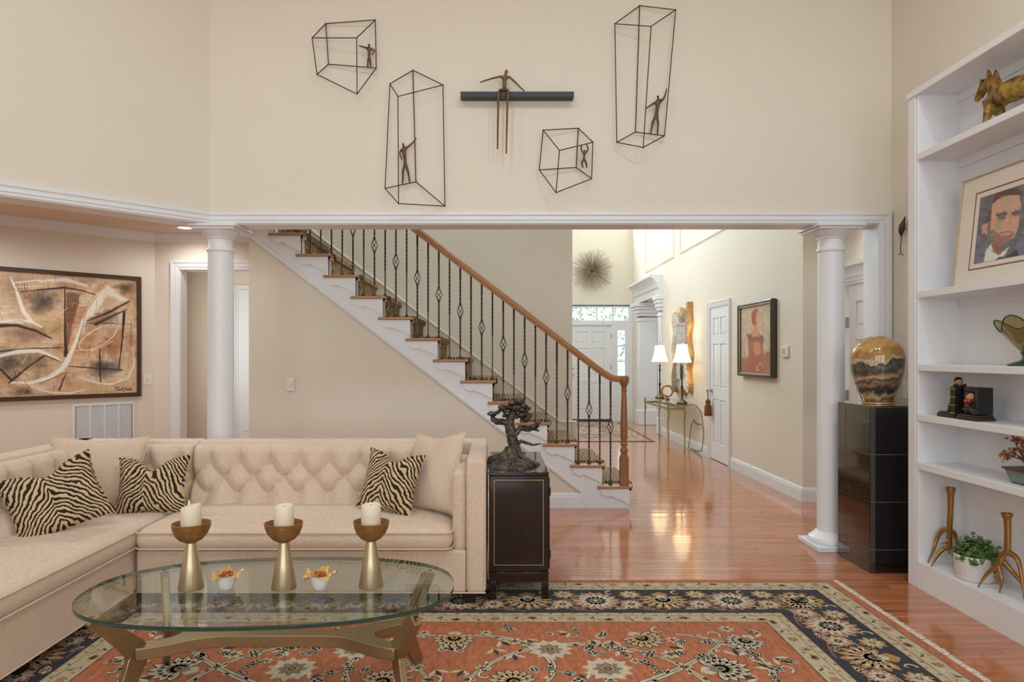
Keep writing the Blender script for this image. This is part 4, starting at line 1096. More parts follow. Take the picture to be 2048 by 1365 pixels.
wire_box('tall wire box with waving figure, rightmost on the wall', [(350, 50), (667, 87), (450, 233), (131, 210)], [(313, 1163), (568, 1197), (381, 1300), (148, 1255)], [4.90, 4.87, 4.80, 4.86], 4.405, (1200, 0), f4, 4.87)
# black ledge with seated figure
le = thing('seated_figure_ledge', 'black wall ledge with seated bronze figure dangling long legs', 'wall art', (.16, 4.88, 3.24))
xl0, xl1 = (921 - CX) * 4.84 / F, (1148 - CX) * 4.84 / F
LEDGE = mat('charcoal_ledge', (62, 62, 68), .5)
B().box(xl0, xl1, 4.84, YW - .0005, HC + (HY - 194) * 4.84 / F, HC + (HY - 183) * 4.84 / F).build('ledge', LEDGE, le, bevel=.002)
o2 = (900, 110); sc2 = 4.706
fs_ = [[(513, 335, 0.02, .016), (513, 290, .02, .013), (513, 240, .02, .015), (517, 208, .02, .016), (521, 190, .02, .008), (528, 170, .02, .011), (531, 152, .02, .013), (533, 138, .02, .009)],
       [(517, 208, .02, .016), (470, 203, .01, .008), (400, 220, -.01, .007), (335, 240, -.02, .006), (280, 260, -.03, .005)],
       [(517, 208, .02, .016), (560, 208, .01, .008), (620, 262, .0, .007), (665, 308, .0, .006), (703, 342, .0, .005)],
       [(513, 335, .02, .016), (468, 330, -.04, .011), (456, 372, -.055, .011), (454, 450, -.055, .009), (450, 640, -.055, .008), (447, 890, -.055, .006)],
       [(513, 335, .02, .016), (546, 330, -.04, .011), (545, 372, -.055, .011), (540, 450, -.055, .009), (535, 660, -.055, .008), (529, 932, -.055, .006)]]
skin('seated_figure', fig_chain(fs_, sc2, o2, 4.86, 0), mat('golden_bronze', (122, 92, 58), .4, .75, var=.25, vscale=40), le, 1)
# little bird ornament on the right wall
bi = thing('bird_ornament', 'small dark metal bird ornament hanging beside the bookcase', 'ornament', (2.84, 4.74, 2.15))
bx_, by_ = 2.825, 4.75
bz = lambda py: HC - (py - HY) * by_ / F
skin('bird', [[((bx_, by_, bz(458)), .022), ((bx_ + .005, by_ - .01, bz(450)), .018), ((bx_ + .008, by_ - .02, bz(443)), .01), ((bx_ + .012, by_ - .03, bz(434)), .003)], [((bx_, by_, bz(458)), .022), ((bx_ + .004, by_ + .005, bz(466)), .013), ((bx_ + .004, by_ + .005, bz(474)), .005)]], IRON, bi, 2)
B().tube([(bx_ + .004, by_, bz(470)), (bx_ - .002, by_, bz(490)), (bx_ - .004, by_, bz(508))], .003, 6).tube([(bx_ - .02, by_ - .01, bz(510)), (bx_ - .004, by_, bz(507)), (bx_ + .012, by_ - .01, bz(511))], .003, 6).build('leg', IRON, bi)
B().tube([(bx_, by_, bz(458)), (XR, by_, bz(458))], .004, 6).build('wall_pin', IRON, bi)

# ------------------------------------------------------------------ bookcase
XB0, XB1 = 2.55, 2.80
YE = 4.20; YN = 2.0
bk = thing('bookcase', 'white built-in bookcase along the right wall', 'bookcase', (2.7, 3.1, 0))
B().box(XB0, XR - .002, 4.115, YE, 0, 2.99).build('side_panel', WHITE, bk, bevel=.004)
B().box(XB0 - .006, XB0, 4.135, YE + .005, 0, 3.0).build('face_stile', WHITE, bk, bevel=.003)
B().box(XB0, XR - .002, YN, YN + .085, 0, 2.99).build('side_panel', WHITE, bk, bevel=.004)
B().box(XB1, XR - .003, YN + .08, 4.12, .1, 2.98).build('back_panel', WHITE, bk)
B().box(XB0 - .014, XR - .002, YN - .01, YE + .012, 2.972, 3.012).build('top_board', WHITE, bk, bevel=.003)
SH_Z = [2.617, 1.786, 1.348, 1.048, .756]
for z in SH_Z:
    B().box(XB0 - .004, XB1, YN + .085, 4.115, z - .04, z).build('shelf', WHITE, bk, bevel=.003)
for z in [2.972] + [s - .04 for s in SH_Z]:
    B().box(XB1 - .018, XB1, YN + .085, 4.115, z - .05, z).build('back_rail', WHITE, bk)
B().box(XB0 + .021, XB1, YN + .085, 4.115, .12, .158).build('shelf', WHITE, bk)
B().box(XB0 - .002, XB0 + .02, YN + .085, 4.1149, 0, .1585).build('toe_kick', WHITE, bk)

# ------------------------------------------------------------------ black tiled pedestal and stone vase
pd = thing('black_pedestal', 'tall black glossy tiled pedestal between column and bookcase', 'pedestal', (2.62, 4.59, 0))
BT = mat('black_glass_tile', (13, 12, 13), .04, coat=1.0, spec=.8)
X0, X1, Y0, Y1, ZT = 2.41, 2.83, 4.385, 4.80, 1.076
B().box(X0 + .003, X1 - .003, Y0 + .003, Y1 - .003, 0, ZT - .005).build('core', mat('grey_grout', (150, 148, 146), .8), pd)
zs = [0, .152, .458, .764, ZT - .009]
g = .0016
for i in range(4):
    za, zb = zs[i] + g, zs[i + 1] - g
    for (p, q_) in ((X0, X0 + .305), (X0 + .305, X1)):
        B().box(p + g, q_ - g, Y0, Y0 + .006, za, zb).build('tile', BT, pd)
    for (p, q_) in ((Y0 + .0065, Y0 + .305), (Y0 + .305, Y1)):
        B().box(X0, X0 + .006, p + g, q_ - g, za, zb).build('tile', BT, pd)
    B().box(X1 - .006, X1, Y0 + .007, Y1, za, zb).build('tile', BT, pd)
    B().box(X0 + .007, X1 - .007, Y1 - .006, Y1, za, zb).build('tile', BT, pd)
for (p, q_) in ((X0, X0 + .305), (X0 + .305, X1)):
    B().box(p + g, q_ - g, Y0, Y0 + .305, ZT - .008, ZT).build('tile', BT, pd); B().box(p + g, q_ - g, Y0 + .306, Y1, ZT - .008, ZT).build('tile', BT, pd)

def vase_mat():
    m = bpy.data.materials.new('onyx_banded_stone'); m.use_nodes = True; N = m.node_tree.nodes; L = m.node_tree.links
    b = N['Principled BSDF']; b.inputs['Roughness'].default_value = .14; b.inputs['Coat Weight'].default_value = .8; b.inputs['Coat Roughness'].default_value = .04
    tc = N.new('ShaderNodeTexCoord')
    nz = N.new('ShaderNodeTexNoise'); nz.inputs['Scale'].default_value = 8; nz.inputs['Detail'].default_value = 9; nz.inputs['Roughness'].default_value = .62; nz.inputs['Distortion'].default_value = 1.2
    L.new(tc.outputs['Object'], nz.inputs[0])
    sp = N.new('ShaderNodeSeparateXYZ'); L.new(tc.outputs['Object'], sp.inputs[0])
    m1 = N.new('ShaderNodeMath'); m1.operation = 'MULTIPLY_ADD'; m1.inputs[1].default_value = .17; L.new(nz.outputs['Fac'], m1.inputs[0]); L.new(sp.outputs['Z'], m1.inputs[2])
    m2 = N.new('ShaderNodeMath'); m2.operation = 'MULTIPLY_ADD'; m2.inputs[1].default_value = -.18; L.new(sp.outputs['X'], m2.inputs[0]); L.new(m1.outputs[0], m2.inputs[2])
    mr = N.new('ShaderNodeMapRange'); mr.inputs['From Min'].default_value = .08; mr.inputs['From Max'].default_value = .56; L.new(m2.outputs[0], mr.inputs[0])
    rp = N.new('ShaderNodeValToRGB'); L.new(mr.outputs[0], rp.inputs[0])
    e = rp.color_ramp.elements
    stops = [(0, (186, 146, 90)), (.08, (120, 92, 58)), (.13, (206, 176, 134)), (.19, (74, 66, 52)), (.25, (52, 52, 46)), (.31, (150, 124, 96)), (.36, (62, 60, 52)), (.41, (190, 170, 144)), (.46, (150, 116, 84)), (.50, (70, 68, 58)), (.56, (96, 92, 82)), (.61, (56, 56, 50)), (.645, (206, 190, 166)), (.68, (176, 132, 74)), (.80, (166, 116, 58)), (.86, (196, 156, 92)), (1, (172, 124, 64))]
    e[0].position = 0; e[0].color = lin(stops[0][1]); e[1].position = 1; e[1].color = lin(stops[-1][1])
    for p_, c_ in stops[1:-1]:
        q_ = e.new(p_); q_.color = lin(c_)
    vo = N.new('ShaderNodeTexNoise'); vo.inputs['Scale'].default_value = 26; vo.inputs['Detail'].default_value = 6
    L.new(tc.outputs['Object'], vo.inputs[0])
    mx = N.new('ShaderNodeMix'); mx.data_type = 'RGBA'; mx.blend_type = 'OVERLAY'; mx.inputs[0].default_value = .45
    L.new(rp.outputs[0], mx.inputs[6]); L.new(vo.outputs['Fac'], mx.inputs[7]); L.new(mx.outputs[2], b.inputs['Base Color'])
    return m
va = thing('stone_vase', 'egg shaped banded onyx vase on the black pedestal', 'vase', (2.575, 4.6, ZT))
prof = [(0, 0), (.088, 0), (.09, .012)] + [(.088 + .080 * math.sin(min(1, u / .66) * math.pi / 2) if u < .66 else .168 * math.sqrt(max(0, 1 - ((u - .66) / .345) ** 2.1)), .012 + .445 * u) for u in [k / 22 for k in range(23)]]
prof[-1] = (.05, .452); prof += [(.042, .456), (.03, .45), (0.028, .36), (0, .35)]
B().lathe(prof, (2.575, 4.6, ZT), 48).build('body', vase_mat(), va, True, angle=60)
B().lathe([(.089, .0), (.094, .002), (.094, .012), (.089, .014)], (2.575, 4.6, ZT), 48).build('foot_ring', mat('ochre_stone', (190, 150, 92), .2, coat=.5), va, True)

# ------------------------------------------------------------------ shelf things
# gilded horse
hs = thing('gilded_horse', 'gilded terracotta horse figure on the top shelf', 'figurine', (2.67, 3.52, 2.617))
def gilt_mat():
    return mat('worn_gilt_terracotta', (92, 66, 46), .55, .25, rgb2=(186, 146, 60), vscale=24, var=.2, bump=.6, bscale=60)
hx, hz = 2.665, 2.617
def HP(px, py, dx=0.0):
    Y = (hx + dx) * F / (px - CX)
    return (hx + dx, Y, HC - (py - HY) * Y / F)
V = lambda dy, dz, dx=0: (hx + dx, 3.63 + dy, hz + dz)
ch = [[(V(-.07, .145), (.066, .07)), (V(-.0, .145), (.064, .074)), (V(.038, .165), (.056, .066)), (HP(1990, 205), (.046, .054)), (HP(1992, 178), (.038, .045)), (HP(1987, 158), (.031, .036)), (HP(1973, 166), (.027, .03)), (HP(1962, 184), (.022, .023)), (HP(1955, 198), (.018, .018)), (HP(1952, 204), (.012, .012))],
      [(V(-.07, .145), (.066, .07)), (V(-.17, .15), (.066, .07)), (V(-.25, .165), (.066, .07)), (V(-.3, .155), (.05, .055)), (V(-.325, .12), (.02, .02)), (V(-.33, .05), (.014, .014))],
      [(V(-.0, .145), (.064, .074)), (V(.01, .08, -.04), (.026, .028)), (V(.015, .04, -.042), (.018, .018)), (V(.015, .012, -.042), (.02, .02))],
      [(V(-.0, .145), (.064, .074)), (V(.01, .08, .04), (.026, .028)), (V(.015, .04, .042), (.018, .018)), (V(.015, .012, .042), (.02, .02))],
      [(V(-.25, .165), (.066, .07)), (V(-.265, .09, -.04), (.03, .034)), (V(-.29, .05, -.042), (.018, .02)), (V(-.275, .012, -.042), (.02, .02))],
      [(V(-.25, .165), (.066, .07)), (V(-.265, .09, .04), (.03, .034)), (V(-.29, .05, .042), (.018, .02)), (V(-.275, .012, .042), (.02, .02))]]
skin('horse_body', ch, gilt_mat(), hs, 2)
for s in (-1, 1):
    e0 = Vector(HP(1985, 150)); B().tube([e0 + Vector((s * .016, 0, -.004)), e0 + Vector((s * .02, .002, .016)), e0 + Vector((s * .02, .008, .032))], [.012, .009, .002], 8).build('ear', gilt_mat(), hs, True)
b = B()
for k in range(9):
    u = k / 8; q_ = Vector(HP(2012 - 20 * u, 205 - 55 * u)); b.ball(q_, .017, 8, 6, sc=(.6, 1, 1.1))
b.build('mane', gilt_mat(), hs, True)
for s in (-1, 1): B().ball(Vector(HP(1975, 163)) + Vector((s * .024, 0, .004)), .007, 8, 6).build('eye', BLACKM, hs, True)
for s in (-1, 1): B().tube([Vector(HP(1972, 158)) + Vector((s * .026, 0, 0)), Vector(HP(1966, 180)) + Vector((s * .024, 0, 0)), Vector(HP(1958, 196)) + Vector((s * .018, 0, 0))], .004, 6).build('bridle', gilt_mat(), hs)

# framed portrait leaning on the shelf
fp = thing('framed_portrait', 'framed colourful portrait print of a bearded man leaning on the shelf', 'picture', (2.66, 3.5, 1.786))
yl, yr_, H_ = 3.915, 3.08, .615
lean = math.radians(6)
def fpt(y, h, o=0.0): return Vector((2.625 + math.sin(lean) * h - math.cos(lean) * o, y, 1.787 + math.cos(lean) * h + math.sin(lean) * o))
NF = Vector((-math.cos(lean), 0, math.sin(lean)))
b = B().sweep([fpt(yr_, 0), fpt(yr_, H_), fpt(yl, H_), fpt(yl, 0)], [(0, -.02), (0, .006), (.006, .008), (.008, .006), (.008, -.02)], NF, closed=True)
b.build('frame', mat('champagne_frame', (196, 172, 138), .35, .4), fp)
MATB = mat('white_mat_board', (226, 216, 202), .8)
b = B(); b.hexa([fpt(yr_ + .006, .006, -.012), fpt(yr_ + .006, H_ - .006, -.012), fpt(yl - .006, H_ - .006, -.012), fpt(yl - .006, .006, -.012)], [fpt(yr_ + .006, .006, .0), fpt(yr_ + .006, H_ - .006, .0), fpt(yl - .006, H_ - .006, .0), fpt(yl - .006, .006, .0)]); b.build('mat_board', MATB, fp)
mgn = .115
b = B().sweep([fpt(yr_ + mgn, mgn - .03), fpt(yr_ + mgn, H_ - mgn + .02), fpt(yl - mgn, H_ - mgn + .02), fpt(yl - mgn, mgn - .03)], [(0, 0), (0, .001), (.008, .001), (.008, 0)], NF, closed=True); b.build('mat_liner', mat('mauve_liner', (140, 98, 88), .8), fp)
ia, ib, ha, hb = yr_ + .155, yl - .155, .118, H_ - .13
cw2, ch2 = 210, 150
pp = Paint(cw2, ch2, (108, 106, 112))
pp.a += (fbm(ch2, cw2, 14, 4, 21)[..., None] - .5) * 60
def rp2(L_):
    out = []
    for (cx_, cy_) in L_:
        px, py = 1780 + cx_ / 3.1, 320 + cy_ / 3.1
        y = 2.655 * F / (px - CX); h = (HC - (py - HY) * y / F - 1.787) / math.cos(lean)
        out.append(((ib - y) / (ib - ia) * (cw2 - 1), (hb - h) / (hb - ha) * (ch2 - 1)))
    return out
def Pp(L_, c, a=1, so=3, rg=3): pp.poly(rp2(L_), c, a, so, rg)
def Sp(L_, w, c, a=1): pp.stroke(rp2(L_), w, c, a, .6, .4)
Pp([(610, 260), (640, 200), (720, 165), (800, 190), (800, 260), (700, 250), (630, 300)], (92, 66, 62))
Pp([(600, 300), (590, 380), (560, 400), (580, 470), (610, 470), (620, 330)], (100, 74, 66))
Pp([(620, 270), (680, 225), (790, 215), (805, 330), (798, 420), (780, 480), (720, 520), (650, 500), (620, 420)], (208, 160, 134))
Pp([(640, 430), (700, 470), (780, 460), (740, 520), (690, 545), (640, 520), (620, 450)], (150, 112, 104), .9)
Pp([(650, 330), (720, 320), (710, 370), (660, 380)], (96, 90, 92), .8, 4, 5); Pp([(745, 320), (800, 310), (798, 345), (755, 350)], (96, 90, 92), .8, 4, 5)
Pp([(730, 330), (750, 330), (762, 410), (730, 415)], (206, 150, 110), .9); Sp([(690, 455), (725, 445), (765, 448)], 4, (160, 84, 74)); Pp([(565, 400), (605, 390), (610, 465), (575, 460)], (206, 150, 122))
Pp([(690, 240), (740, 235), (730, 300), (690, 300)], (170, 172, 144), .6, 6, 5); Pp([(650, 370), (690, 370), (690, 440), (655, 430)], (150, 164, 128), .6, 6, 5)
Sp([(650, 345), (690, 330), (715, 338)], 3, (60, 50, 52)); Sp([(745, 335), (770, 322), (800, 326)], 3, (60, 50, 52))
Pp([(610, 560), (640, 520), (690, 590), (760, 530), (730, 600), (660, 640), (600, 672)], (226, 220, 210)); Pp([(640, 525), (720, 545), (700, 590), (650, 570)], (150, 84, 60), .9)
Pp([(640, 650), (700, 600), (760, 610), (831, 560), (860, 640), (600, 690)], (70, 62, 66)); Pp([(740, 600), (800, 560), (900, 500), (1000, 600), (960, 660), (740, 650)], (56, 52, 60))
Pp([(800, 520), (860, 480), (900, 560), (820, 600)], (120, 130, 150), .8)
rd = np.random.default_rng(3)
for k in range(900):
    x_, y_ = rd.uniform(0, cw2), rd.uniform(0, ch2); c_ = pp.a[int(y_) % ch2, int(x_) % cw2] + rd.normal(0, 20, 3); a_ = rd.uniform(0, 6.28); l_ = rd.uniform(2, 5)
    pp.stroke([(x_, y_), (x_ + l_ * math.cos(a_), y_ + l_ * math.sin(a_))], rd.uniform(1.4, 2.8), np.clip(c_, 20, 240), .75, .6, .3)
def ppos(X, Y):
    y = ib - X / (cw2 - 1) * (ib - ia); h = hb - Y / (ch2 - 1) * (hb - ha); o = .0015
    return np.stack([2.625 + math.sin(lean) * h - math.cos(lean) * o, y, 1.787 + math.cos(lean) * h + math.sin(lean) * o], -1)
pp.mesh('portrait_print', ppos, paint_mat('portrait_ink', .35), fp)

# green glass footed bowl
gv = thing('glass_bowl', 'olive green glass footed bowl with folded square rim on the shelf', 'bowl', (2.665, 3.42, 1.348))
GG = thin_glass('olive_glass', (224, 220, 188), .10); GGD = thin_glass('dark_green_glass', (150, 178, 146), .08)
n, k = 64, 14; A = np.zeros((2 * k, n, 3))
def bowlp(u, a, off):
    r = .018 + .132 * u ** .85 - off
    r *= 1 + .16 * u * u * math.cos(4 * a)
    z = .062 + .15 * u + u ** 3 * (.032 * math.cos(4 * a) + .012 * math.sin(2 * a + .6))
    return (2.665 + r * .78 * math.cos(a + .3) , 3.42 + r * math.sin(a + .3), 1.348 + z + off * .3)
for i in range(k):
    for j in range(n):
        a = 2 * math.pi * j / n
        A[i, j] = bowlp(i / (k - 1), a, 0); A[2 * k - 1 - i, j] = bowlp(i / (k - 1), a, .005)
B().grid(A, 0, True).build('bowl_body', GG, gv, True, angle=70)
B().tube([bowlp(1.0, 2 * math.pi * j / n, .0025) for j in range(n)], .0035, 6, closed=True).build('rim', GGD, gv, True)
B().lathe([(0, .0), (.075, .0), (.088, .007), (.06, .018), (.026, .03), (.019, .05), (.03, .068), (0, .068)], (2.665, 3.42, 1.348), 28, fn=lambda a, z: 1 + .12 * math.cos(4 * a) * (z < .02)).build('foot', GGD, gv, True)

# bookends with boys
ROBE = mat('boy_coat_dark', (58, 46, 40), .5, var=.2, vscale=40); RED = mat('red_glaze', (178, 44, 34), .4); SKINM = mat('figurine_skin', (196, 146, 108), .5)
HAIR = mat('figurine_hair', (48, 34, 28), .5); BOOK = mat('book_dark_green', (34, 34, 32), .4); GILT = mat('gilt_band', (170, 142, 70), .4, .6); WOODB = mat('bookend_base', (58, 42, 28), .4)
zsf = SH_Z[3]
def bookend(label, y0, sit):
    s = 1 if not sit else -1
    t = thing('bookend', label, 'bookend', (2.63, y0, zsf), 'pair of boy bookends')
    xa, xb = 2.575, 2.675
    if not sit:
        yy = (y0, y0 + .12)          # base extends away from the books (far side)
        B().box(xa, xb, yy[0], yy[1], zsf, zsf + .022).box(xa + .006, xb - .006, yy[0] + .004, yy[1] - .006, zsf + .022, zsf + .032).build('base', WOODB, t, bevel=.003)
        bkx = B().box(xa - .002, xb + .01, y0 - .035, y0, zsf, zsf + .178).build('book', BOOK, t, bevel=.003)
        for z in (.03, .075, .12, .165): B().box(xa - .004, xa + .004, y0 - .036, y0 + .001, zsf + z - .004, zsf + z + .004).build('spine_band', GILT, bkx)
        cx_ = 2.625
        Q = lambda dy, dz, dx=0: (cx_ + dx, y0 + dy, zsf + dz)
        skin('boy_robe', [[(Q(.035, .115), .024), (Q(.026, .15), .024), (Q(.015, .178), .016)], [(Q(.026, .15), .024), (Q(-.0, .182, -.028), .011), (Q(-.02, .188, -.02), .009)], [(Q(.026, .15), .024), (Q(-.0, .182, .028), .011), (Q(-.02, .188, .02), .009)], [(Q(.035, .115), .024), (Q(.05, .075, -.012), .014), (Q(.065, .04, -.012), .011)], [(Q(.035, .115), .024), (Q(.04, .07, .014), .014), (Q(.045, .04, .014), .011)]], ROBE, t, 2)
        B().ball(Q(.004, .205), .021, 12, 9, sc=(1, .95, 1.1)).build('head', SKINM, t, True)
        B().ball(Q(.008, .213), .0215, 12, 9, sc=(1.02, .98, .9)).build('hair', HAIR, t, True)
        B().lathe([(.017, .176), (.022, .18), (.02, .19), (.012, .194)], (cx_, y0 + .012, zsf), 12).build('scarf', RED, t, True)
        B().ball(Q(.055, .11), .018, 10, 7, sc=(.9, .5, 1.3)).build('satchel', RED, t, True)
        for dx, dy in ((-.012, .063), (.014, .043)): B().ball(Q(dy, .039, dx), .014, 10, 6, sc=(.8, 1.3, .55)).build('shoe', HAIR, t, True)
    else:
        yy = (y0 - .155, y0)
        B().box(xa - .012, xb, yy[0], yy[1], zsf, zsf + .018).box(xa - .006, xb - .004, yy[0] + .008, yy[1] - .002, zsf + .018, zsf + .03).build('base', WOODB, t, bevel=.003)
        bkx = B().box(xa + .03, xb + .02, y0 - .11, y0, zsf + .03, zsf + .178).build('book', BOOK, t, bevel=.004)
        B().box(xa + .027, xb, y0 - .105, y0 - .012, zsf + .036, zsf + .17).build('cover', mat('book_navy', (40, 42, 52), .35), bkx, bevel=.003)
        cx_ = 2.592; yc2 = y0 - .066
        Q = lambda dy, dz, dx=0: (cx_ + dx, yc2 + dy, zsf + dz)
        skin('boy_robe', [[(Q(.01, .045), .026), (Q(.005, .08), .023), (Q(0, .105), .015)], [(Q(.005, .08), .023), (Q(-.02, .08, -.02), .010), (Q(-.035, .07, -.022), .008)], [(Q(.005, .08), .023), (Q(-.01, .085, .02), .010), (Q(-.035, .075, -.0), .008)], [(Q(.01, .045), .026), (Q(-.03, .068, -.012), .013), (Q(-.06, .042, -.014), .010)], [(Q(.01, .045), .026), (Q(-.025, .06, .01), .013), (Q(-.055, .04, .008), .010)]], ROBE, t, 2)
        B().ball(Q(-.008, .13), .021, 12, 9, sc=(1, 1, 1.08)).build('head', SKINM, t, True)
        B().ball(Q(-.002, .139), .0215, 12, 9, sc=(1.02, 1, .85)).build('hair', HAIR, t, True)
        B().lathe([(.018, .098), (.026, .1), (.022, .112), (.012, .116)], (cx_, yc2, zsf), 12).build('scarf', RED, t, True)
        B().tube([Q(-.03, .085, -.02), Q(-.05, .115, -.02)], .003, 6).build('flute', HAIR, t)
        for dx, dy in ((-.014, -.068), (.008, -.063)): B().ball(Q(dy, .039, dx), .013, 10, 6, sc=(.8, 1.3, .55)).build('shoe', HAIR, t, True)
bookend('bookend with standing boy leaning over a gilt banded book', 3.86, False)
bookend('bookend with seated boy reading against a dark book', 3.80, True)

# jewelled tree in a pot
jt = thing('jade_tree', 'small jewelled stone tree in a jade green rectangular pot', 'ornament', (2.665, 3.36, .756))
zj = .756
JADE = mat('jade_ceramic', (112, 132, 120), .25, var=.12, vscale=20); COPP = mat('copper_rim', (110, 72, 48), .4, .5)
b = B(); b.hexa([(2.61, 3.30, zj + .008), (2.72, 3.30, zj + .008), (2.72, 3.46, zj + .008), (2.61, 3.46, zj + .008)], [(2.595, 3.28, zj + .07), (2.735, 3.28, zj + .07), (2.735, 3.48, zj + .07), (2.595, 3.48, zj + .07)]); b.build('pot', JADE, jt, bevel=.004)
B().box(2.588, 2.742, 3.27, 3.49, zj + .07, zj + .08).build('pot_rim', COPP, jt, bevel=.002)
for (x, y) in ((2.62, 3.31), (2.71, 3.31), (2.62, 3.45), (2.71, 3.45)): B().box(x - .008, x + .008, y - .008, y + .008, zj, zj + .01).build('pot_foot', JADE, jt)
base = (2.665, 3.38, zj + .08); br = []
tips = []
rr = random.Random(5)
for k in range(11):
    a = rr.uniform(0, 6.28); r_ = rr.uniform(.04, .1); hgt = rr.uniform(.06, .16)
    tip = (base[0] + r_ * .55 * math.cos(a), base[1] + r_ * 1.25 * math.sin(a), base[2] + hgt); tips.append(tip)
tips.append((2.65, 3.53, zj + .13)); tips.append((2.655, 3.5, zj + .15))
b = B()
for tip in tips: b.tube([base, ((base[0] + tip[0]) / 2 + .005, (base[1] + tip[1]) / 2, base[2] + .04), tip], [.006, .004, .002], 6)
b.build('branches', COPP, jt, True)
cols = [mat('jewel_amber', (190, 110, 60), .2), mat('jewel_green', (74, 92, 72), .2), mat('jewel_grey', (176, 172, 174), .2), mat('jewel_rust', (132, 72, 44), .3), mat('jewel_peach', (206, 150, 110), .25)]
lf = B().ball((0, 0, 0), .011, 7, 5, sc=(1, .7, .5))
leaves = []
for m in cols:
    me_o = None
    leaves.append(m)
protos = {}
for tip in tips:
    for k in range(17):
        c_ = rr.randrange(5)
        loc = Vector((tip[0] + rr.gauss(0, .013), tip[1] + rr.gauss(0, .02), tip[2] + rr.gauss(0, .014))) - WLOC[jt.name]
        rot = (rr.uniform(0, 3), rr.uniform(0, 3), rr.uniform(0, 3))
        if c_ not in protos:
            protos[c_] = B().ball((0, 0, 0), .0115, 7, 5, sc=(1, .75, .45)).build('stone_leaf', cols[c_], jt, True, local=True); o = protos[c_]
        else: o = share(protos[c_], jt)
        o.location = loc; o.rotation_euler = rot; WLOC[o.name] = WLOC[jt.name].copy()

# antler candleholders
ANT = mat('antique_gold_metal', (168, 128, 76), .32, .9, var=.14, vscale=18)
def crv(pts, n=18):   # Catmull-Rom through points
    pts = [Vector(p) for p in pts]; q = [pts[0] * 2 - pts[1]] + pts + [pts[-1] * 2 - pts[-2]]; out = []
    m = len(pts) - 1
    for k in range(n + 1):
        t = k / n * m; i = min(int(t), m - 1); f = t - i; a, b_, c, d = q[i:i + 4]
        out.append(.5 * ((2 * b_) + (c - a) * f + (2 * a - 5 * b_ + 4 * c - d) * f * f + (3 * b_ - a - 3 * c + d) * f ** 3))
    return out
def AP(px, py, X=2.67):
    Y = X * F / (px - CX); return Vector((X, Y, HC - (py - HY) * Y / F))
def antler(label, top, nodes, legs, zf=.158):
    c = nodes[-1]
    t = thing('antler_candleholder', label, 'candleholder', (c[0], c[1], zf), 'gold antler candleholders')
    T = Vector(top); ps = crv([T, T * .6 + Vector(nodes[0]) * .4 + Vector((0, -.004, 0))] + [Vector(q) for q in nodes], 16); m = len(ps)
    B().tube(ps, [.024 if i == 0 else .023 if i == 1 else .019 - .003 * min(1, i / 6) for i in range(m)], 14).build('stem', ANT, t, True)
    B().lathe([(.012, -.004), (.02, -.004), (.027, .0), (.027, .01), (.021, .011), (.02, -.002)], T, 14).build('cup_rim', ANT, t, True)
    for nm, pts_ in legs:
        ps = crv(pts_, 16)
        B().tube(ps, [.0155 * (1 - .78 * (i / 16) ** 1.6) if nm == 'leg' else .011 * (1 - .8 * i / 16) for i in range(17)], 10).build(nm, ANT, t, True)
n1, n2 = AP(1899, 1060), AP(1899, 1098)
antler('gold antler candleholder left of the potted plant', AP(1901, 979), [n1, n2],
       [('leg', [n1, AP(1885, 1061, 2.66), AP(1874, 1077, 2.64), AP(1868, 1098, 2.62), (2.59, 4.085, .16)]),
        ('leg', [n2, AP(1886, 1099, 2.65), AP(1873, 1114, 2.61), (2.565, 4.015, .16)]),
        ('leg', [n2, AP(1905, 1104, 2.655), AP(1911, 1124, 2.63), (2.62, 3.882, .16)]),
        ('leg', [n1, AP(1909, 1068, 2.7), AP(1916, 1090, 2.73), (2.76, 3.93, .16)]),
        ('tine', [AP(1899, 1078), AP(1892, 1085, 2.65), AP(1881, 1089, 2.63)])])
m1, m2 = AP(2015, 1104), AP(1997, 1130, 2.65)
antler('gold antler candleholder right of the potted plant', AP(2014, 1031), [m1],
       [('leg', [m1, AP(2003, 1115, 2.66), m2, AP(2003, 1158, 2.64), (2.64, 3.572, .16)]),
        ('leg', [AP(2003, 1115, 2.66), m2, AP(1973, 1150, 2.62), (2.585, 3.655, .16)]),
        ('leg', [m1, AP(2033, 1117, 2.67), AP(2041, 1142, 2.66), (2.655, 3.42, .16)]),
        ('leg', [m2, AP(1990, 1140, 2.7), AP(1989, 1150, 2.71), (2.72, 3.66, .16)]),
        ('leg', [AP(2005, 1122, 2.68), AP(2028, 1148, 2.71), (2.74, 3.45, .16)])])
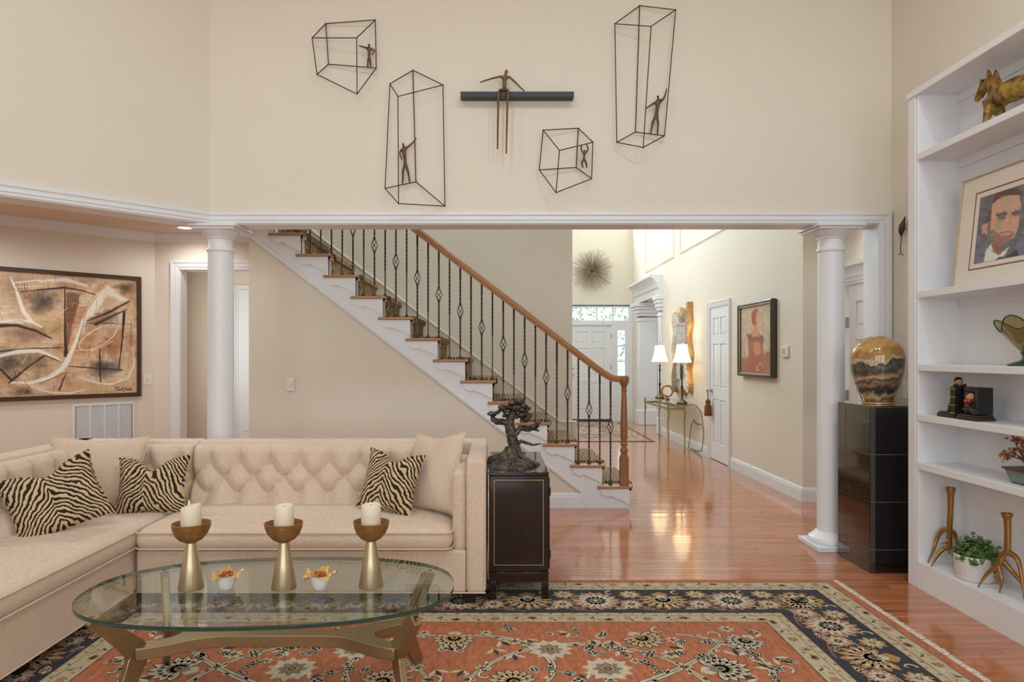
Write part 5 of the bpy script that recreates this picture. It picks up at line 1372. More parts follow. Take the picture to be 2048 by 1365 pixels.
# potted plant
pp_ = thing('potted_plant', 'small leafy green plant in a white ribbed pot on the bottom shelf', 'plant', (2.668, 3.79, .158))
PT = mat('white_ceramic', (228, 222, 218), .35)
B().lathe([(0, 0), (.082, 0), (.092, .01), (.102, .1), (.105, .135), (.102, .14), (.097, .136), (.092, .1), (0, .09)], (2.668, 3.79, .158), 64, fn=lambda a, z: 1 + .012 * math.sin(a * 22 + z * 160)).build('pot', PT, pp_, True, angle=70)
b = B(); LF = mat('leaf_green', (104, 134, 66), .5, rgb2=(62, 94, 46), vscale=30, var=.1)
rr = random.Random(9)
c0 = Vector((2.668, 3.79, .27)); stems = B()
for k in range(120):
    th = rr.uniform(0, 6.283); ph = math.acos(rr.uniform(0.0, 1)); d = Vector((math.sin(ph) * math.cos(th) * .8, math.sin(ph) * math.sin(th), math.cos(ph) * .95))
    tip = c0 + d * rr.uniform(.1, .155)
    if tip.x > 2.785: tip.x = 2.785
    stems.tube([c0 + d * .02, c0 + d * .07 + Vector((0, 0, .01)), tip], [.002, .0015, .001], 4)
    for j in range(8):
        u = rr.uniform(.5, 1.02); q0 = c0 + (tip - c0) * u + Vector((rr.gauss(0, .009), rr.gauss(0, .009), rr.gauss(0, .009)))
        nrm = (d + Vector((rr.gauss(0, .5), rr.gauss(0, .5), rr.gauss(0, .5) + .4))).normalized(); t1 = nrm.orthogonal().normalized(); t1 = Matrix.Rotation(rr.uniform(0, 6.28), 3, nrm) @ t1; t2 = nrm.cross(t1)
        s_ = rr.uniform(.009, .0155)
        if j % 2: b.add([q0 - t1 * s_, q0 - t1 * .3 * s_ + t2 * s_ * .75 - nrm * s_ * .1, q0 + t1 * .6 * s_ + t2 * s_ * .6, q0 + t1 * s_ * 1.1, q0 + t1 * .6 * s_ - t2 * s_ * .6, q0 - t1 * .3 * s_ - t2 * s_ * .75 - nrm * s_ * .1, q0 + nrm * s_ * .25], [(0, 1, 6), (1, 2, 6), (2, 3, 6), (3, 4, 6), (4, 5, 6), (5, 0, 6)])
        else: b.add([q0 - t1 * s_ * 1.1, q0 + t2 * s_ * .55, q0 + t1 * s_ * 1.2, q0 - t2 * s_ * .55], [(0, 1, 2, 3)])
o = b.build('foliage', LF, pp_, recalc=False); o['kind'] = 'stuff'
o = stems.build('stems', LF, pp_, recalc=False); o['kind'] = 'stuff'
# ------------------------------------------------------------------ oriental rug
def wool(name, c, v=.16):
    return mat(name, c, .97, var=v, vscale=60, vstretch=(1, .35, 1), bump=.5, bscale=420, sheen=.15, spec=.15)
RC = [wool('rug_coral', (190, 112, 74), .28), wool('rug_cream', (204, 186, 152)), wool('rug_navy', (44, 43, 50), .3), wool('rug_gold', (186, 140, 86)), wool('rug_pink', (190, 136, 108)), wool('rug_grey', (140, 132, 122)), wool('rug_dark', (62, 50, 44)), wool('rug_olive', (160, 134, 84)), wool('rug_pale', (216, 200, 170))]
CORAL, CREAM, NAVY, GOLDI, PINK, GREY, DARK, OLIVE, PALE = range(9)
rx0, rx1, ry0, ry1 = -2.49, 2.09, .58, 4.235
rug = thing('oriental_rug', 'large coral oriental rug with navy floral border under the coffee table', 'rug', ((rx0 + rx1) / 2, (ry0 + ry1) / 2, 0))
B().box(rx0, rx1, ry0, ry1, 0, .010).build('pile', RC[CORAL], rug, bevel=.003)
rb = B()
def lvl(k): return .0101 + .00022 * k
def ring(i0, i1, mi, k):
    z = lvl(k); a = (rx0 + i0, rx1 - i0, ry0 + i0, ry1 - i0); c = (rx0 + i1, rx1 - i1, ry0 + i1, ry1 - i1)
    o = [(a[0], a[2], z), (a[1], a[2], z), (a[1], a[3], z), (a[0], a[3], z)]; n_ = [(c[0], c[2], z), (c[1], c[2], z), (c[1], c[3], z), (c[0], c[3], z)]
    rb.add(o + n_, [(0, 1, 5, 4), (1, 2, 6, 5), (2, 3, 7, 6), (3, 0, 4, 7)], mi)
ring(.055, .185, CREAM, 0); ring(.055, .059, DARK, 1); ring(.140, .144, DARK, 1); ring(.185, .545, NAVY, 0); ring(.182, .188, DARK, 1); ring(.545, .675, CREAM, 0); ring(.542, .548, DARK, 1); ring(.585, .588, DARK, 1); ring(.672, .677, DARK, 1)
rr = random.Random(17)
def polyf(pts, mi, k): rb.add([(x, y, lvl(k)) for x, y in pts], [tuple(range(len(pts)))], mi)
def petal(cx, cy, a, L_, w, mi, k, r0=0.0):
    ca, sa = math.cos(a), math.sin(a); out = []
    for (u, v) in ((0, 0), (.3, .7), (.6, 1), (.82, .6), (1, 0), (.82, -.6), (.6, -1), (.3, -.7)):
        lx, ly = r0 + u * L_, v * w; out.append((cx + lx * ca - ly * sa, cy + lx * sa + ly * ca))
    polyf(out, mi, k)
def disc(cx, cy, r, mi, k, n=9, sy=1.0): polyf([(cx + r * math.cos(2 * math.pi * j / n), cy + r * sy * math.sin(2 * math.pi * j / n)) for j in range(n)], mi, k)
def rosette(cx, cy, R, c1=PINK, c2=CREAM, c3=GREY, n=12, k=2):
    for j in range(n): petal(cx, cy, 2 * math.pi * j / n + .1, R, R * .2, c1, k)
    for j in range(n): petal(cx, cy, 2 * math.pi * j / n + .36, R * .86, R * .1, PALE, k + 1)
    for j in range(n - 3): petal(cx, cy, 2 * math.pi * j / (n - 3), R * .58, R * .15, c2, k + 2)
    disc(cx, cy, R * .27, c3, k + 3); disc(cx, cy, R * .16, DARK, k + 4); disc(cx, cy, R * .1, c2, k + 5)
def palmette(cx, cy, R, ang, c1=GOLDI, c2=PALE, c3=GREY, k=2, ol=None):
    for s, cc, w, kk in (((1.06, ol, .2, k - 1),) if ol is not None else ()) + ((1.0, c1, .16, k), (.8, c2, .08, k + 1), (.6, c1, .1, k + 2), (.42, c2, .1, k + 3)):
        for j in range(11):
            a = ang + (j - 5) / 5 * math.radians(112); L_ = R * s * (1 - .18 * abs(j - 5) / 5)
            petal(cx, cy, a, L_, R * w, cc, kk)
    petal(cx - .1 * R * math.cos(ang), cy - .1 * R * math.sin(ang), ang + math.pi, R * .62, R * .3, c1, k + 1); petal(cx, cy, ang + math.pi, R * .42, R * .18, c2, k + 3)
    disc(cx, cy, R * .17, c3, k + 4); disc(cx, cy, R * .08, DARK, k + 5)
def ribbon(pts, w, mi, k):
    L_ = []; R_ = []; n = len(pts)
    for i, (x, y) in enumerate(pts):
        x0, y0 = pts[max(0, i - 1)]; x1, y1 = pts[min(n - 1, i + 1)]; dx, dy = x1 - x0, y1 - y0; l = math.hypot(dx, dy) + 1e-9
        ww = (w(i / (n - 1)) if callable(w) else w) / 2
        L_.append((x - dy / l * ww, y + dx / l * ww)); R_.append((x + dy / l * ww, y - dx / l * ww))
    z = lvl(k)
    rb.add([(x, y, z) for x, y in L_ + R_], [(i, i + 1, n + i + 1, n + i) for i in range(n - 1)], mi)
def bez(p0, p1, p2, p3, n=16):
    o = []
    for i in range(n + 1):
        t = i / n; o.append(tuple((1 - t) ** 3 * a + 3 * t * (1 - t) ** 2 * b_ + 3 * t * t * (1 - t) * c_ + t ** 3 * d_ for a, b_, c_, d_ in zip(p0, p1, p2, p3)))
    return o
def curl(cx, cy, s, a, c, k, ol=DARK):
    pts = []
    for i in range(14):
        t = i / 13; r_ = s * (1 - .75 * t); aa = a + t * 4.2
        pts.append((cx + r_ * math.cos(aa), cy + r_ * math.sin(aa)))
    if ol is not None: ribbon(pts, lambda t: s * .34 * (1 - .5 * t) + .006, ol, k)
    ribbon(pts, lambda t: s * .34 * (1 - .5 * t), c, k + 1)
def leafo(cx, cy, L_, a, c, k, ol=DARK):
    petal(cx - .006 * math.cos(a), cy - .006 * math.sin(a), a, L_ + .012, L_ * .24 + .006, ol, k); petal(cx, cy, a, L_, L_ * .24, c, k + 1)
    for s in (-1, 1):
        for u in (.3, .55): petal(cx + u * L_ * math.cos(a), cy + u * L_ * math.sin(a), a + s * .9, L_ * .38, L_ * .07, c, k + 1)
    petal(cx, cy, a, L_ * .85, .004, ol, k + 2)
# guard borders
def guard(off, big):
    # walk round the rectangle
    a = (rx0 + off, rx1 - off, ry0 + off, ry1 - off)
    segs = [((a[0], a[3]), (a[1], a[3])), ((a[1], a[3]), (a[1], a[2])), ((a[0], a[2]), (a[1], a[2])), ((a[0], a[3]), (a[0], a[2]))]
    for (p, q_) in segs:
        L_ = math.hypot(q_[0] - p[0], q_[1] - p[1]); n = int(L_ / (.10 if big else .062)); dx, dy = (q_[0] - p[0]) / L_, (q_[1] - p[1]) / L_; an = math.atan2(dy, dx)
        for i in range(n):
            t = (i + .5) / n * L_; x, y = p[0] + dx * t, p[1] + dy * t
            if big:
                kd = i % 4
                if kd == 0:
                    for j in range(5): petal(x - .006 * dx, y - .006 * dy, an + math.pi / 2 * (1 if i % 8 else -1) + (j - 2) * .62, .036, .010, OLIVE if j % 2 else GOLDI, 2)
                    disc(x, y, .008, DARK, 4, 6)
                elif kd == 2:
                    for j in range(7): petal(x, y, j * .9, .03, .008, GOLDI if (i // 4) % 2 else OLIVE, 2)
                    disc(x, y, .011, PINK, 4, 6)
                else:
                    s = 1 if kd == 1 else -1
                    curl(x, y, .024, an + s * 1.0, GREY, 2, None); petal(x + .03 * dx, y + .03 * dy, an + s * .8, .04, .008, PINK, 2); petal(x - .03 * dx, y - .03 * dy, an + math.pi - s * .6, .035, .007, PALE, 2); petal(x, y, an - s * .9, .04, .006, DARK, 3)
            else:
                petal(x - .016 * dx, y - .016 * dy, an + (.5 if i % 2 else -.5), .03, .008, (GOLDI, GREY, PINK, OLIVE)[i % 4], 2)
                if i % 3 == 0: petal(x, y, an + math.pi / 2, .012, .004, DARK, 3)
guard(.098, True); guard(.162, False); guard(.63, True); guard(.566, False)
# navy border
off = .365
a = (rx0 + off, rx1 - off, ry0 + off, ry1 - off)
segs = [((a[0], a[3]), (a[1], a[3]), -math.pi / 2, 10), ((a[1], a[3]), (a[1], a[2]), math.pi, 8), ((a[0], a[2]), (a[1], a[2]), math.pi / 2, 10), ((a[0], a[3]), (a[0], a[2]), 0, 8)]
for (p, q_, inn, n) in segs:
    L_ = math.hypot(q_[0] - p[0], q_[1] - p[1]); dx, dy = (q_[0] - p[0]) / L_, (q_[1] - p[1]) / L_
    nx_, ny_ = math.cos(inn), math.sin(inn); an = math.atan2(dy, dx)
    for i in range(n + 1):
        t = i / n * L_; x, y = p[0] + dx * t, p[1] + dy * t
        if i % 2 == 0: palmette(x + nx_ * -.02, y + ny_ * -.02, .165, inn, GOLDI, PALE, GREY)
        else: rosette(x, y, .145, PINK, PALE, GREY, 16)
        if i == n: continue
        xm_, ym_ = x + dx * L_ / n / 2, y + dy * L_ / n / 2
        P_ = lambda s, o: (xm_ + dx * s + nx_ * o, ym_ + dy * s + ny_ * o)
        rosette(*P_(.0, .055), .075, PINK, PALE, DARK, 9)
        rosette(*P_(.02, -.10), .07, GOLDI, PALE, OLIVE, 8)
        c_ = P_(-.09, -.125); curl(c_[0], c_[1], .036, an + 1.4, PALE, 2, None)
        c_ = P_(.1, -.02); leafo(c_[0], c_[1], .06, an + 2.0, GOLDI, 2, PINK)
        c_ = P_(-.1, .125); leafo(c_[0], c_[1], .08, an + .35, PALE, 2, GOLDI)
        c_ = P_(.12, .13); leafo(c_[0], c_[1], .07, an + 2.7, PINK, 2, GREY)
        ribbon(bez(P_(-.2, -.06), P_(-.12, .16), P_(.1, -.18), P_(.2, .1)), .006, PALE, 1)
        ribbon(bez(P_(-.18, .14), P_(-.08, .02), P_(.05, .17), P_(.18, .15)), .005, PINK, 1)
# field
fx0, fx1, fy0, fy1 = rx0 + .68, rx1 - .68, ry0 + .68, ry1 - .68
fcx, fcy = (fx0 + fx1) / 2, (fy0 + fy1) / 2
def mirror4(fn):
    for sx_ in (1, -1):
        for sy_ in (1, -1): fn(sx_, sy_)
def mirror_pt(fn, x, y):
    for sx_ in ((1, -1) if abs(x) > .02 else (1,)):
        for sy_ in ((1, -1) if abs(y) > .02 else (1,)): fn(sx_, sy_)
def vine(pts, sx_, sy_, w=.034):
    q_ = [(fcx + x * sx_, fcy + y * sy_) for x, y in bez(*pts, n=22)]
    ribbon(q_, lambda t: w * (1 - .6 * abs(2 * t - 1)) + .010, DARK, 1); ribbon(q_, lambda t: w * (1 - .6 * abs(2 * t - 1)) + .004, PALE, 2); ribbon(q_, lambda t: w * .3 * (1 - .6 * abs(2 * t - 1)), GREY, 3)
    for i in range(2, 21, 2):
        x0, y0 = q_[i]; x1, y1 = q_[i + 1]; an = math.atan2(y1 - y0, x1 - x0)
        petal(x0, y0, an + (.6 if i % 4 == 2 else -.6), .05, .009, PALE if i % 3 else OLIVE, 2)
VN = [((.05, .98), (.35, 1.02), (.55, .7), (.42, .5)), ((.1, .55), (.3, .95), (.75, .95), (.95, .75)), ((.95, .75), (1.2, .5), (1.15, .2), (.9, .15)), ((.45, .1), (.6, .45), (1.0, .5), (1.3, .9)), ((1.1, 1.0), (1.4, .95), (1.5, .6), (1.35, .4)), ((.0, .25), (.25, .35), (.3, .05), (.5, .0)), ((.6, .05), (.8, .3), (1.3, .2), (1.5, .0))]
for v_ in VN: mirror4(lambda a_, b_, v_=v_: vine(v_, a_, b_))
PL = [(.0, .95, .12, -1.57), (.46, .82, .13, .5), (.92, .95, .12, -1.0), (1.42, .92, .11, -2.2), (.7, .62, .14, -1.2), (1.2, .62, .14, .3), (.28, .5, .12, 2.2), (1.48, .3, .12, 3.1), (.95, .3, .15, -1.57), (.5, .22, .13, 0.8), (.0, .1, .2, 1.57), (1.2, .05, .12, 0)]
for i, (x, y, R, a_) in enumerate(PL):
    def f(sx_, sy_):
        an = math.atan2(math.sin(a_) * sy_, math.cos(a_) * sx_)
        if i % 3 == 1: rosette(fcx + x * sx_, fcy + y * sy_, R * .85, PALE, GREY, GOLDI, 11, 4)
        else: palmette(fcx + x * sx_, fcy + y * sy_, R, an, PALE if i % 2 else CREAM, GREY if i % 2 else GOLDI, OLIVE, 4, DARK)
    mirror_pt(f, x, y)
for k in range(210):
    x, y = rr.uniform(.03, 1.55), rr.uniform(.0, 1.08)
    if min(math.hypot(x - p[0], y - p[1]) for p in PL) < .13: continue
    a_ = rr.uniform(0, 6.28); kind = rr.randrange(5); s_ = rr.uniform(.05, .085)
    def f(sx_, sy_):
        X_, Y_ = fcx + x * sx_, fcy + y * sy_; an = math.atan2(math.sin(a_) * sy_, math.cos(a_) * sx_)
        if kind == 0: curl(X_, Y_, s_ * .55, an, PALE, 3)
        elif kind == 1: leafo(X_, Y_, s_ * 1.1, an, PALE, 3)
        elif kind == 2: leafo(X_, Y_, s_, an, GREY, 3, PALE)
        elif kind == 3:
            for j in range(3): petal(X_, Y_, an + (j - 1) * .8, s_, s_ * .16, DARK if j == 1 else PALE, 3)
        else: rosette(X_, Y_, s_ * .6, PALE, OLIVE, DARK, 7, 3)
    mirror_pt(f, x, y)
o = rb.build('woven_pattern', RC, rug, recalc=False); o['kind'] = 'stuff'
fb = B(); rr = random.Random(2)
for (xe_, sg) in ((rx1, 1), (rx0, -1)):
    for k in range(900):
        y = ry0 + .01 + (ry1 - ry0 - .02) * (k + rr.random()) / 900
        p0 = Vector((xe_ - sg * .004, y, .006)); p1 = p0 + Vector((sg * .02, rr.gauss(0, .006), rr.uniform(.002, .008))); p2 = p0 + Vector((sg * rr.uniform(.032, .05), rr.gauss(0, .012), -.003))
        fb.tube([p0, p1, p2], [.0022, .002, .0012], 3)
o = fb.build('fringe', mat('fringe_cotton', (226, 214, 196), .95), rug, recalc=False); o['kind'] = 'stuff'

# ------------------------------------------------------------------ sofa
def linen():
    m = bpy.data.materials.new('oatmeal_linen'); m.use_nodes = True; N = m.node_tree.nodes; L = m.node_tree.links
    b = N['Principled BSDF']; b.inputs['Roughness'].default_value = .92; b.inputs['Sheen Weight'].default_value = .25; b.inputs['Specular IOR Level'].default_value = .2
    geo = N.new('ShaderNodeTexCoord')
    outs = []
    for sc in ((520, 520, 50), (50, 50, 520)):
        mp = N.new('ShaderNodeMapping'); mp.inputs['Scale'].default_value = sc
        nz = N.new('ShaderNodeTexNoise'); nz.inputs['Scale'].default_value = 1; nz.inputs['Detail'].default_value = 2
        L.new(geo.outputs['Object'], mp.inputs[0]); L.new(mp.outputs[0], nz.inputs[0]); outs.append(nz)
    ad = N.new('ShaderNodeMath'); ad.operation = 'ADD'; L.new(outs[0].outputs['Fac'], ad.inputs[0]); L.new(outs[1].outputs['Fac'], ad.inputs[1])
    rp = N.new('ShaderNodeValToRGB'); e = rp.color_ramp.elements; e[0].position = .36; e[0].color = lin((210, 184, 162)); e[1].position = .64; e[1].color = lin((236, 215, 195))
    hf = N.new('ShaderNodeMath'); hf.operation = 'MULTIPLY'; hf.inputs[1].default_value = .5; L.new(ad.outputs[0], hf.inputs[0]); L.new(hf.outputs[0], rp.inputs[0]); L.new(rp.outputs[0], b.inputs['Base Color'])
    bp = N.new('ShaderNodeBump'); bp.inputs['Strength'].default_value = .25; bp.inputs['Distance'].default_value = .003; L.new(hf.outputs[0], bp.inputs['Height']); L.new(bp.outputs[0], b.inputs['Normal'])
    return m
LIN = linen()
FOOT = mat('dark_wood_foot', (30, 22, 20), .4)
def cushion(name, x0, x1, y0, y1, z0, z1, r, crown, parent, cuts=(18, 14, 5), wob=0.0, zbot=0.0):
    bm = bmesh.new()
    hx, hy, hz = (x1 - x0) / 2, (y1 - y0) / 2, (z1 - z0) / 2; c = Vector(((x0 + x1) / 2, (y0 + y1) / 2, (z0 + z1) / 2))
    bb = B(); nx_, ny_, nz_ = cuts
    def m(p):
        q_ = np.array([p[0] * hx, p[1] * hy, p[2] * hz]); inn = np.clip(q_, [-(hx - r), -(hy - r), -(hz - r)], [hx - r, hy - r, hz - r]); d = q_ - inn; l = np.linalg.norm(d)
        if l > 1e-9: q_ = inn + d / l * r
        k = (1 - p[0] ** 4) * (1 - p[1] ** 2)
        if p[2] > 0: q_[2] += crown * k * p[2]
        if wob: q_[2] += wob * math.sin(p[0] * 5 + 1) * math.cos(p[1] * 3) * max(0, p[2]) * .5
        return c + Vector(q_)
    def lin_(n): # denser near the edges
        return [math.sin((i / n * 2 - 1) * math.pi / 2) for i in range(n + 1)]
    X_, Y_, Z_ = lin_(nx_), lin_(ny_), lin_(nz_)
    for s in (-1, 1):
        bb.grid(np.array([[m((x, y, s)) for x in X_] for y in Y_])); bb.grid(np.array([[m((x, s, z)) for x in X_] for z in Z_])); bb.grid(np.array([[m((s, y, z)) for y in Y_] for z in Z_]))
    bm.free()
    o = bb.build(name, LIN, parent, True, angle=80)
    for s in (1, -1):
        pr_ = []
        zz_ = c.z + s * (hz - r * .32)
        e = .0
        rc = r * .9
        for (ax, ay, a0) in ((1, 1, 0), (-1, 1, 90), (-1, -1, 180), (1, -1, 270)):
            for q_ in range(5):
                a_ = math.radians(a0 + q_ * 22.5); pr_.append((c.x + ax * (hx - rc) + (rc + e) * math.cos(a_) * .97, c.y + ay * (hy - rc) + (rc + e) * math.sin(a_) * .97, zz_))
        B().tube(pr_, .0052, 6, closed=True).build('piping', LIN, o, True)
    return o
def seg_d(px, py, a, b_):
    dx, dy = b_[0] - a[0], b_[1] - a[1]; t = np.clip(((px - a[0]) * dx + (py - a[1]) * dy) / (dx * dx + dy * dy + 1e-12), 0, 1)
    return np.hypot(px - a[0] - t * dx, py - a[1] - t * dy)
def tufted(name, O, U, Nrm, L_, z0, z1, lean, start, parent, sp=.199, thick=.1, flip=False):
    """O origin at u=0 (bottom of back face), U unit along, Nrm unit toward the sitter. front = thick at bottom, leaning back by `lean` at the top"""
    rows = [(.498, 0), (.60, .5), (.693, 0)]
    bt = []
    for zr, o_ in rows: bt.append([(start + (k + o_) * sp, zr) for k in range(-2, int(L_ / sp) + 3)])
    segs_ = []
    for k in range(len(bt[0]) - 1):
        segs_ += [(bt[0][k], bt[1][k]), (bt[0][k + 1], bt[1][k]), (bt[2][k], bt[1][k]), (bt[2][k + 1], bt[1][k])]
    segs_ += [(p, (p[0], 1.2)) for p in bt[2]] + [(p, (p[0], .2)) for p in bt[0]]
    nu, nv = int(L_ / .008), 62
    u = np.linspace(0, L_, nu); v = np.linspace(z0, z1, nv); UU, VV = np.meshgrid(u, v)
    D = np.full(UU.shape, 1e9)
    for a_, b_ in segs_:
        if max(a_[0], b_[0]) < -.25 or min(a_[0], b_[0]) > L_ + .25: continue
        D = np.minimum(D, seg_d(UU, VV, a_, b_))
    DB_ = np.full(UU.shape, 1e9)
    for r_ in bt:
        for p in r_: DB_ = np.minimum(DB_, np.hypot(UU - p[0], VV - p[1]))
    puff = .05 * np.minimum(1, D / .065) ** .45 + .03 * (1 - np.exp(-(DB_ / .05) ** 2))
    ed = np.minimum(1, np.minimum(UU, L_ - UU) / .03) ** .5; et = np.minimum(1, (z1 - VV) / .04) ** .5
    f = (VV - z0) / (z1 - z0)
    H = (thick - lean * f + puff) * np.clip(ed * .5 + .5, 0, 1) * (et * .35 + .65)
    O, U, Nrm = Vector(O), Vector(U), Vector(Nrm)
    A = np.array(O)[None, None] + UU[..., None] * np.array(U) + VV[..., None] * np.array((0, 0, 1.)) + H[..., None] * np.array(Nrm)
    A[..., 2] -= O.z
    back = np.array(O)[None, None] + UU[..., None] * np.array(U) + VV[..., None] * np.array((0, 0, 1.)); back[..., 2] -= O.z
    bb = B().grid(A)
    bb.grid(np.stack([A[-1], back[-1]])); bb.grid(np.stack([A[:, 0], back[:, 0]])); bb.grid(np.stack([A[:, -1], back[:, -1]])); bb.grid(np.stack([A[0], back[0]]))
    o = bb.build(name, LIN, parent, True, angle=75)
    for r_ in bt:
        for p in r_:
            if .03 < p[0] < L_ - .03:
                hh_ = thick - lean * (p[1] - z0) / (z1 - z0) + .004
                c = O + U * p[0] + Nrm * hh_; c.z = p[1]
                B().ball(c, .012, 10, 6, sc=(1, 1, 1)).build('button', LIN, o, True)
    return o
SB = .08
# long section, facing the camera
s1 = thing('sofa_section', 'long tufted oatmeal sofa section with bench cushion facing the camera', 'sofa', (-1.02, 4.28, 0), 'tufted sectional sofa')
B().box(-1.998, -.162, 3.80, 4.74, SB, .312).build('base', LIN, s1, bevel=.012, seg=3)
B().box(-1.998, -.05, 4.60, 4.76, SB, .826).build('back_frame', LIN, s1, bevel=.022, seg=4)
B().box(-.16, -.05, 3.79, 4.76, SB, .822).build('arm', LIN, s1, bevel=.02, seg=4)
B().box(-.24, -.155, 3.83, 4.5, .3, .755).build('arm_pad', LIN, s1, bevel=.035, seg=5)
cushion('seat_cushion', -2.0, -.236, 3.765, 4.5, .313, .437, .055, .016, s1, (30, 14, 6), .01)
tufted('tufted_back', (-1.998, 4.61, 0), (1, 0, 0), (0, -1, 0), 1.77, .40, .806, .11, .108, s1, thick=.14)
for (x, y) in ((-.14, 3.86), (-.33, 3.86), (-1.9, 3.86), (-.14, 4.66), (-1.9, 4.66)): B().box(x - .03, x + .03, y - .03, y + .03, .011, SB).build('foot', FOOT, s1)
B().tube([(-1.995, 3.797, SB + .004), (-.052, 3.787, SB + .004)], .005, 6).build('welt', LIN, s1)
# side section with the corner
s2 = thing('sofa_section', 'left return of the tufted oatmeal sofa with the corner seat', 'sofa', (-2.46, 3.0, 0), 'tufted sectional sofa')
YN2 = 1.5
B().box(-2.90, -2.016, YN2, 4.74, SB, .312).build('base', LIN, s2, bevel=.012, seg=3)
B().box(-2.92, -2.76, YN2, 4.76, SB, .826).build('back_frame', LIN, s2, bevel=.022, seg=4)
B().box(-2.90, -2.002, 4.60, 4.76, .2, .826).build('back_frame', LIN, s2, bevel=.022, seg=4)
B().box(-2.92, -2.016, YN2 - .11, YN2, SB, .822).build('arm', LIN, s2, bevel=.02, seg=4)
cushion('seat_cushion', -2.66, -1.996, YN2 + .01, 4.5, .313, .437, .055, .016, s2, (14, 34, 6), .01)
tufted('tufted_back', (-2.77, YN2 + .02, 0), (0, 1, 0), (1, 0, 0), 2.95, .40, .806, .11, .05, s2, thick=.14)
tufted('tufted_back', (-2.66, 4.61, 0), (1, 0, 0), (0, -1, 0), .655, .40, .806, .11, -.03, s2, thick=.14)
for (x, y) in ((-2.1, YN2 - .04), (-2.85, YN2 - .04), (-2.1, 3.0), (-2.85, 4.68), (-2.1, 4.6)): B().box(x - .03, x + .03, y - .03, y + .03, .011, SB).build('foot', FOOT, s2)
B().tube([(-2.013, YN2, SB + .004), (-2.013, 3.79, SB + .004)], .005, 6).build('welt', LIN, s2)

# ------------------------------------------------------------------ pillows
def zebra():
    m = bpy.data.materials.new('zebra_stripe_chenille'); m.use_nodes = True; N = m.node_tree.nodes; L = m.node_tree.links
    b = N['Principled BSDF']; b.inputs['Roughness'].default_value = .9
    tc = N.new('ShaderNodeTexCoord'); sp = N.new('ShaderNodeSeparateXYZ'); L.new(tc.outputs['Object'], sp.inputs[0])
    oi = N.new('ShaderNodeObjectInfo')
    n1 = N.new('ShaderNodeTexNoise'); n1.inputs['Scale'].default_value = 5; n1.inputs['Detail'].default_value = 1
    n2 = N.new('ShaderNodeTexNoise'); n2.inputs['Scale'].default_value = 26; n2.inputs['Detail'].default_value = 2
    ad0 = N.new('ShaderNodeVectorMath'); ad0.operation = 'ADD'; L.new(tc.outputs['Object'], ad0.inputs[0]); L.new(oi.outputs['Location'], ad0.inputs[1])
    L.new(ad0.outputs[0], n1.inputs[0]); L.new(ad0.outputs[0], n2.inputs[0])
    def M(op, a, b_=None, c=None):
        k = N.new('ShaderNodeMath'); k.operation = op
        for i, s in enumerate((a, b_, c)):
            if s is None: continue
            if isinstance(s, (int, float)): k.inputs[i].default_value = s
            else: L.new(s, k.inputs[i])
        return k.outputs[0]
    ax = M('ABSOLUTE', M('ADD', sp.outputs['X'], .02))
    ch_ = M('MULTIPLY_ADD', ax, 1.15, sp.outputs['Z'])
    f = M('MULTIPLY_ADD', n1.outputs['Fac'], .22, ch_)
    f = M('MULTIPLY_ADD', n2.outputs['Fac'], .045, f)
    s = M('SINE', M('MULTIPLY', f, 172.0))
    br_ = M('MULTIPLY_ADD', n2.outputs['Fac'], 1.1, s)
    rp = N.new('ShaderNodeValToRGB'); e = rp.color_ramp.elements
    e[0].position = .50; e[0].color = lin((212, 184, 144)); e[1].position = .56; e[1].color = lin((36, 26, 24))
    mr = N.new('ShaderNodeMapRange'); mr.inputs['From Min'].default_value = -.6; mr.inputs['From Max'].default_value = 1.7; L.new(br_, mr.inputs[0]); L.new(mr.outputs[0], rp.inputs[0]); L.new(rp.outputs[0], b.inputs['Base Color'])
    return m
ZEB = zebra()
def pillow(name, label, c, w, h, t, yaw, pitch, roll, material, chop=.0, group=None):
    """front normal starts at -Y; pitch leans it back, yaw turns about z"""
    n = 34; bb = B(); us = np.linspace(-1, 1, n)
    UU, VV = np.meshgrid(us, us)
    pin = .05
    X_ = UU * w / 2 * (1 - pin * 2.2 * (1 - VV ** 2) * np.abs(UU) ** 2) ; Z_ = VV * h / 2 * (1 - pin * 2.2 * (1 - UU ** 2) * np.abs(VV) ** 2)
    if chop: Z_ = Z_ - chop * np.exp(-(UU / .34) ** 2) * ((VV + 1) / 2) ** 3
    T = t / 2 * ((1 - np.abs(UU) ** 2.4) * (1 - np.abs(VV) ** 2.4)) ** .55
    if chop: T = T * (1 - .35 * np.exp(-(UU / .2) ** 2) * ((VV + 1) / 2) ** 3)
    T = T + .006 * np.sin(UU * 7 + VV * 3) * (1 - UU ** 2) * (1 - VV ** 2)
    bb.grid(np.stack([X_, -T, Z_], -1)); bb.grid(np.stack([X_, T * .8, Z_], -1))
    th_ = thing(name, label, 'pillow', c, group)
    R = Euler((0, 0, yaw)).to_matrix() @ Euler((pitch, 0, 0)).to_matrix() @ Euler((0, roll, 0)).to_matrix()
    o = bb.build('cover', material, th_, True, local=True, angle=85); o.rotation_euler = R.to_euler()
    edge = [(X_[0, j], 0, Z_[0, j]) for j in range(n)] + [(X_[i, -1], 0, Z_[i, -1]) for i in range(1, n)] + [(X_[-1, j], 0, Z_[-1, j]) for j in range(n - 2, -1, -1)] + [(X_[i, 0], 0, Z_[i, 0]) for i in range(n - 2, 0, -1)]
    q_ = B().tube(edge, .0035, 5, closed=True).build('seam', material, th_, True, local=True); q_.rotation_euler = R.to_euler()
    return th_
dg = math.radians
pillow('throw_pillow', 'plain oatmeal pillow in the right end of the sofa', (-.375, 4.25, .675), .50, .50, .16, dg(-48), dg(-14), dg(-6), LIN, .02)
